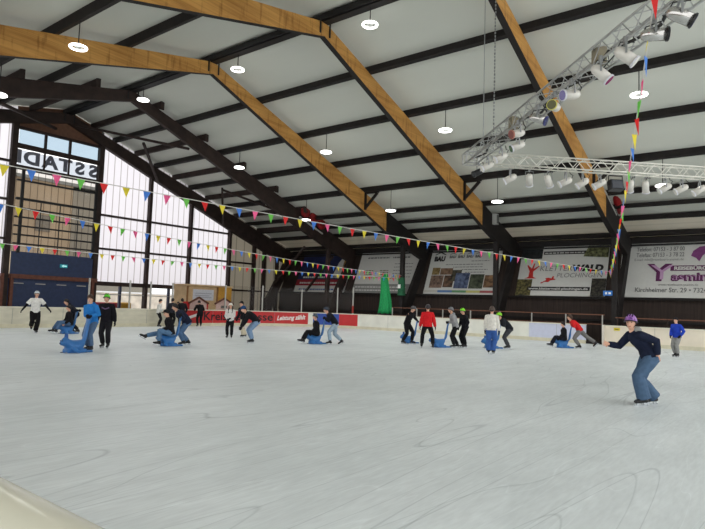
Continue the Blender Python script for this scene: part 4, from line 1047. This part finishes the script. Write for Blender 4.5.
    for k_ in (1, -1):
        b = MB(); b.ell(hbase+hu*.118+hl*k_*.032+hd*.088, (.008, .013, .008), RH_, 8, 6); part('eye', b, eye_m)
        if fine: b = MB(); b.ell(hbase+hu*.138+hl*k_*.032+hd*.091, (.006, .018, .004), RH_, 8, 4); part('eyebrow', b, hairs[hair])
    b = MB(); b.ell(hbase+hu*.043+hd*.086, (.008, .024, .007), RH_, 8, 6); part('mouth', b, mouth_m)
    # ---------------- hair
    def cap_shell(b, grow, zlow_f, zlow_b, zmin=None):
        n = 20; rings = []
        for i in range(9):
            u = i/8; o = []
            for j in range(n):
                a = 2*PI*j/n; ca, sa = math.cos(a), math.sin(a); fr = (ca+1)/2
                z0 = zlow_b+(zlow_f-zlow_b)*fr; z = z0+(.235+grow-z0)*math.sin(u*PI/2); q = math.sqrt(max(.0004, 1-max(0, (z-.12)/(.115+grow))**2)) if z > .12 else 1.
                o.append(hbase+hu*z+hd*(.0+(.1+grow if ca > 0 else .098+grow)*ca*q)+hl*(.078+grow)*sa*q)
            rings.append(o)
        b.loft(rings)
    kind, colr = headgear
    b = MB(); cap_shell(b, .010 if kind != 'hair' else .017, .165 if kind != 'hair' else .160, .045 if kind != 'hair' else .015)
    if long_hair: b.tube([hbase+hu*.12-hd*.075, hbase+hu*.02-hd*.085, neck-u2*.05-Fw*.11, chest-Fw*.155], [(.05, .085), (.04, .085), (.035, .08), (.02, .05)], 12, side=tuple(hd))
    if long_hair:
        for k_ in (1, -1): b.tube([hbase+hu*.12+hl*k_*.075, hbase+hu*.01+hl*k_*.085+hd*.01, neck-u2*.1+Lf*k_*.10+Fw*.10, chest-u2*.02+Lf*k_*.09+Fw*.15], [.022, .026, .028, .015], 8)
    part('hair', b, hairs[hair])
    if kind == 'helmet':
        b = MB(); cap_shell(b, .030, .150, .085); hm_ = colr if not isinstance(colr, tuple) else mat('helmet_%d_%d_%d' % colr, colr, .35, .08, 20)
        he = part('helmet', b, hm_)
        b = MB(); zr = [hbase+hu*(.150+(.085-.150)*(1-math.cos(a))/2)+hd*(.132*math.cos(a))+hl*.112*math.sin(a) for a in [2*PI*i/24 for i in range(25)]]
        b.tube(zr, .009, 6); part('helmet_rim', b, boot_k, parent=he)
        b = MB()
        for o in (-.045, 0, .045): b.tube([hbase+hd*.085+hu*.222+hl*o, hbase+hd*.03+hu*.264+hl*o*.9, hbase-hd*.05+hu*.258+hl*o*.9], .010, 6)
        part('vent_ridge', b, fab(tuple(int(c*.45) for c in (colr if isinstance(colr, tuple) else (90, 50, 120)))), parent=he)
        for k_ in (1, -1):
            b = MB(); b.tube([hbase+hu*.12+hl*k_*.088, hbase+hu*.04+hl*k_*.07+hd*.03, hbase-hu*.012+hd*.04], .006, 5); part('chin_strap', b, boot_k, parent=he)
    elif kind == 'cap':
        b = MB(); cap_shell(b, .020, .150, .11); he = part('cap', b, fab(colr))
        b = MB(); b.tube([hbase+hu*.158+hd*.09, hbase+hu*.155+hd*.14, hbase+hu*.145+hd*.185], [(.008, .07), (.006, .065), (.004, .035)], 10, side=tuple(hu)); part('peak', b, fab(colr), parent=he)
    elif kind == 'beanie':
        b = MB(); cap_shell(b, .028, .155, .09); he = part('beanie', b, fab(colr))
        b = MB(); zr = [hbase+hu*(.160+(.098-.160)*(1-math.cos(a))/2)+hd*(.13*math.cos(a))+hl*.110*math.sin(a) for a in [2*PI*i/24 for i in range(25)]]; b.tube(zr, .018, 6); part('cuff', b, fab(colr), parent=he)
    info = dict(body=body, neck=neck, chest=chest, u2=u2, Lf=Lf, Fw=Fw, S=S, part=part, rot=rot)
    return info

def behind(x, y, rz, f, l=0.):
    return x+math.cos(rz)*f-math.sin(rz)*l, y+math.sin(rz)*f+math.cos(rz)*l

SIT = dict(pel=(-.10, 0, .47), lean=4, LF=(.48, .15, .17), RF=(.54, -.15, .17), LH=(.14, .20, .48), RH=(.14, -.20, .48), lpole=(.4, .2, 1), rpole=(.4, -.2, 1), lfp=-12, rfp=-12)
def tail(x, y, rz, s=1.):
    """hand goals on the raised tail of a seal"""
    a = behind(x, y, rz, -.40*s, -.12*s); c = behind(x, y, rz, -.40*s, .12*s)
    return dict(LHW=(c[0], c[1], 1.03*s), RHW=(a[0], a[1], 1.03*s))
PUSH = dict(pel=(-.12, 0, .88), lean=44, LF=(-.02, .1, .13), RF=(-.30, -.1, .13), LH=(.40, .11, 1.0), RH=(.40, -.11, 1.0), hpitch=10, lep=(-.4, .7, -.6), rep=(-.4, -.7, -.6))
def pose(base=None, **k): d = dict(base or {}); d.update(k); return d
BK = (28, 27, 30); DK = (38, 40, 48)

# ----- left group
person('skater in a white t-shirt over black sleeves, gliding by the left boards', -25.1, 11.0, 12, .96, (226, 224, 220), (24, 23, 25), pose(LF=(.05, .05, .13), RF=(-.22, -.07, .34), rfp=35, LH=(.12, .52, 1.02), RH=(.12, -.52, 1.0), lean=8), ('helmet', (198, 206, 214)), (24, 24, 26), tee=True, sleeve=(24, 23, 25), baggy=.03)
x, y = -24.3, 11.95; r = face(x, y, -74)
seal('blue seal under the black clad rider in the left rear of the ice', x, y, r, .95)
person('rider in black top and jeans sitting on a blue seal near the left boards', x, y, 0, .9, BK, jeans, SIT, ('hair', 'dark'), rz=r, hair='dark')
px_, py_ = behind(x, y, r, -.36, -.46); person('dark hooded skater bending over the rider at the left', px_, py_, 0, .92, (34, 36, 46), (30, 30, 36), pose(PUSH, lean=50, **tail(x, y, r, .95)), ('hair', 'dark'), BK, rz=r, hair='dark', hood=(30, 32, 42))
x, y = -16.2, 8.2; r = face(x, y, -62)
seal('blue seal held by the skater in the blue hoodie at the left', x, y, r, 1.02)
person('skater in a bright blue hoodie holding a blue seal', -16.44, 8.80, 0, .93, (44, 122, 196), (84, 108, 138), pose(lean=14, pel=(-.04, 0, .93), hyaw=18, hpitch=6, LF=(.06, .11, .13), RF=(-.08, -.11, .13), **tail(x, y, r, 1.)), ('hair', 'brown'), BK, rz=face(-16.44, 8.80, -40), hood=(36, 104, 172))
I = person('skater in a black jacket and green helmet beside the blue hoodie', -17.2, 9.7, -18, .93, (26, 24, 30), (34, 33, 38), pose(lean=10, LF=(.12, .13, .13), RF=(-.08, -.10, .13), LH=(.06, .30, .86), RH=(.08, -.30, .86)), ('helmet', (96, 200, 52)), BK)
b = MB()
for k_ in (1, -1): b.beam(I['chest']+I['Fw']*.152+I['u2']*.0, I['chest']+I['Fw']*.135+I['Lf']*k_*.12+I['u2']*.05, .012, .035)
I['part']('chest_stripe', b, fab((112, 92, 124)), smooth=False)
# ----- kicking rider
x, y = -17.05, 11.85; r = face(x, y, -84)
seal('blue seal under the rider who kicks a leg out', x, y, r, 1.0)
person('rider in black jacket and jeans kicking one leg forward on a seal', x, y, 0, .95, BK, (92, 124, 158), pose(SIT, lean=16, pel=(-.1, 0, .47), LF=(.30, .15, .15), RF=(.85, -.16, .34), rfp=-30, LH=(.20, .12, .60), RH=(.05, -.26, .40), hpitch=12, hyaw=20), ('cap', (30, 30, 34)), BK, rz=r, hair='dark')
px_, py_ = behind(x, y, r, -.56, -.42); person('skater in a navy puffer jacket bent over behind the kicking rider', px_, py_, 0, .95, (32, 38, 58), (84, 112, 146), pose(PUSH, lean=52, pel=(-.12, 0, .84), LF=(-.02, .1, .13), RF=(-.22, -.12, .13), **tail(x, y, r)), ('hair', 'dark'), BK, rz=r, puff=.035, hair='dark')
# ----- group at the end boards
person('person in a white jacket and black trousers at the end boards', -28.6, 19.2, 95, .87, (214, 212, 206), (26, 25, 28), pose(LH=(.25, .15, 1.05), RH=(.25, -.15, 1.05)), ('hair', 'dark'), rz=rad(60), hair='dark')
person('dark dressed person standing left in the pair before the red board', -28.45, 19.95, 150, .91, (44, 46, 54), (26, 26, 28), pose(lean=4), ('hair', 'dark'), BK, hair='dark')
person('black dressed person standing right in the pair before the red board', -28.25, 20.5, 190, .92, (26, 26, 30), (24, 24, 26), pose(lean=6), ('hair', 'dark'), BK, hair='dark')
person('short dark haired person behind the red board by the pair', -30.2, 21.6, 10, .8, (60, 50, 48), (40, 40, 44), None, ('hair', 'dark'), hair='dark')
person('black dressed skater leaning forward on the red board', -28.55, 22.0, 155, .93, (22, 22, 24), (26, 26, 30), pose(lean=34, pel=(-.1, 0, .92), LH=(.42, .2, 1.05), RH=(.42, -.2, 1.05), hpitch=25), ('hair', 'dark'), rz=PI-.35, hair='dark')
# ----- girl, pair
person('girl in a white jacket with white hat and long dark hair', -19.5, 16.65, -8, .83, (216, 212, 208), (26, 25, 28), pose(LF=(.04, .1, .13), RF=(.0, -.12, .13), LH=(.22, .04, 1.02), RH=(.2, -.12, .98)), ('beanie', (226, 222, 214)), BK, long_hair=True, hair='dark')
person('skater in black top and cream trousers behind the bent skater', -19.8, 17.7, -50, .9, (28, 28, 32), (206, 196, 174), pose(lean=20, LF=(.1, .1, .13), RF=(-.2, -.1, .13)), ('cap', (34, 34, 38)), BK, baggy=.03, hair='dark')
person('skater in black jacket, light jeans and blue cap bending far down', -16.8, 15.45, -72, .98, (26, 26, 30), (126, 152, 184), pose(lean=62, pel=(-.16, 0, .86), LH=(.46, .14, .64), RH=(.42, -.16, .58), LF=(.0, .1, .13), RF=(-.06, -.12, .13), hpitch=25), ('cap', (44, 74, 120)), BK, baggy=.015, hair='dark')
# ----- rider at the blue board
x, y = -15.38, 17.5; r = face(x, y, -86)
seal('blue seal in front of the blue and red boards', x, y, r, 1.0)
person('rider in black on the seal in front of the blue board', x, y, 0, .9, BK, (26, 26, 30), pose(SIT, lean=8, hyaw=15), ('helmet', (70, 82, 96)), BK, rz=r)
px_, py_ = behind(x, y, r, -.72, .05); person('pusher in black jacket and pale jeans by the blue and red boards', px_, py_, 0, .92, (26, 28, 36), (150, 168, 184), pose(pose(PUSH, **tail(x, y, r)), pel=(-.1, 0, .9), lean=46, LF=(.1, .1, .13), RF=(-.42, -.14, .16), rfp=25), ('helmet', (52, 60, 76)), BK, rz=r, baggy=.015)
# ----- middle group
x, y = -13.75, 21.93; r = face(x, y, -80)
seal('blue seal behind the black dressed skater left of the red jacket', x, y, r, .95)
person('black dressed skater stooping over a seal left of the red jacket', -13.42, 21.42, 62, .95, (24, 24, 27), (24, 24, 27), pose(lean=26, pel=(-.08, 0, .93), **tail(x, y, r, .95), LF=(.12, .1, .13), RF=(-.25, -.1, .13), hpitch=20), ('helmet', (92, 92, 94)), BK)
person('skater in a red jacket seen from behind with legs apart', -11.72, 20.1, 178, .96, (206, 34, 40), (24, 24, 27), pose(LF=(.05, .22, .13), RF=(-.05, -.24, .13), pel=(0, 0, .93), LH=(.06, .30, .86), RH=(.06, -.32, .86), lpole=(1, .3, 0), rpole=(1, -.3, 0)), ('helmet', (52, 48, 52)), BK, puff=.015)
x, y = -11.68, 20.92; r = face(x, y, -80)
seal('blue seal between the red jacket and the grey hoodie', x, y, r, 1.0)
px_, py_ = behind(x, y, r, -.64); person('skater in a grey hoodie and black trousers pushing a seal', px_, py_, 0, .93, (150, 150, 152), (26, 25, 28), pose(lean=22, pel=(-.06, 0, .94), **tail(x, y, r), LF=(.0, .1, .13), RF=(-.2, -.1, .13)), ('helmet', (116, 116, 120)), BK, rz=r, hood=(134, 134, 138))
person('black dressed skater with lime helmet beside the grey hoodie', -10.93, 21.80, -55, .9, (26, 26, 30), (24, 24, 27), pose(lean=12, hpitch=10), ('helmet', (128, 222, 40)), BK)
person('skater in a white sweatshirt and blue jeans seen from behind', -8.87, 19.78, 172, .95, (220, 216, 208), (58, 92, 156), pose(LF=(.0, .09, .13), RF=(.05, -.07, .13), LH=(.1, .26, .84), RH=(.1, -.28, .84), lean=10), ('helmet', (84, 70, 62)), BK, baggy=.03, hair='brown')
x, y = -10.2, 22.68; r = face(x, y, -80)
seal('blue seal beyond the white sweatshirt skater', x, y, r, 1.0)
px_, py_ = behind(x, y, r, -.66, .02); person('skater in dark jacket and lime helmet bending to a seal at the right', px_, py_, 0, .95, (32, 34, 40), (66, 66, 70), pose(pose(PUSH, **tail(x, y, r)), lean=52, pel=(-.12, 0, .88), LF=(-.04, .1, .13), RF=(-.12, -.12, .13)), ('helmet', (140, 222, 44)), BK, rz=r)
# ----- right
x, y = -8.48, 26.48; r = face(x, y, -88)
seal('blue seal in front of the lavender board', x, y, r, 1.0)
person('rider in black sitting on the seal before the lavender board', x, y, 0, .88, (24, 24, 28), (28, 30, 40), SIT, ('hair', 'dark'), rz=r, hair='dark', gloves=BK)
px_, py_ = behind(x, y, r, -.72); person('pusher in a red top and grey trousers stretching a leg back', px_, py_, 0, .98, (196, 36, 40), (116, 114, 112), pose(pose(PUSH, **tail(x, y, r)), lean=52, pel=(-.02, 0, .84), LF=(-.02, .1, .13), RF=(-.78, -.1, .24), rfp=40, hpitch=-5), ('hair', 'brown'), rz=r)
person('child in a blue shirt and grey trousers standing at the right', -3.82, 25.78, -35, .85, (38, 66, 176), (142, 142, 140), pose(LF=(.05, .08, .13), RF=(0, -.08, .13), LH=(.10, .24, .98), RH=(.22, -.16, .95)), ('cap', (34, 32, 36)), BK, baggy=.015)
# ----- foreground skater
def purple():
    m = mat('purple_pattern', (104, 46, 150), .35, .4, 26, rgb2=(176, 120, 196)); return m
I = person('skater in a purple helmet, navy sweater and wide jeans gliding nearest the camera', -2.23, 11.47, -62, .97, (30, 36, 56), (76, 99, 126),
    pose(pel=(-.12, -.02, .88), lean=41, twist=4, LF=(.05, .11, .13), RF=(-.24, -.09, .13), RH=(.56, -.20, 1.08), LH=(-.17, .17, .93), hyaw=50, hpitch=2, lfy=12, rfy=14, lpole=(1, .1, 0), rpole=(1, .1, 0), rep=(0, -.5, -.8), lep=(-.8, .35, .1), curl=.28),
    ('helmet', purple()), None, puff=.004, baggy=.055, hair='brown', vox=.009, hood=(150, 152, 150), fine=True)
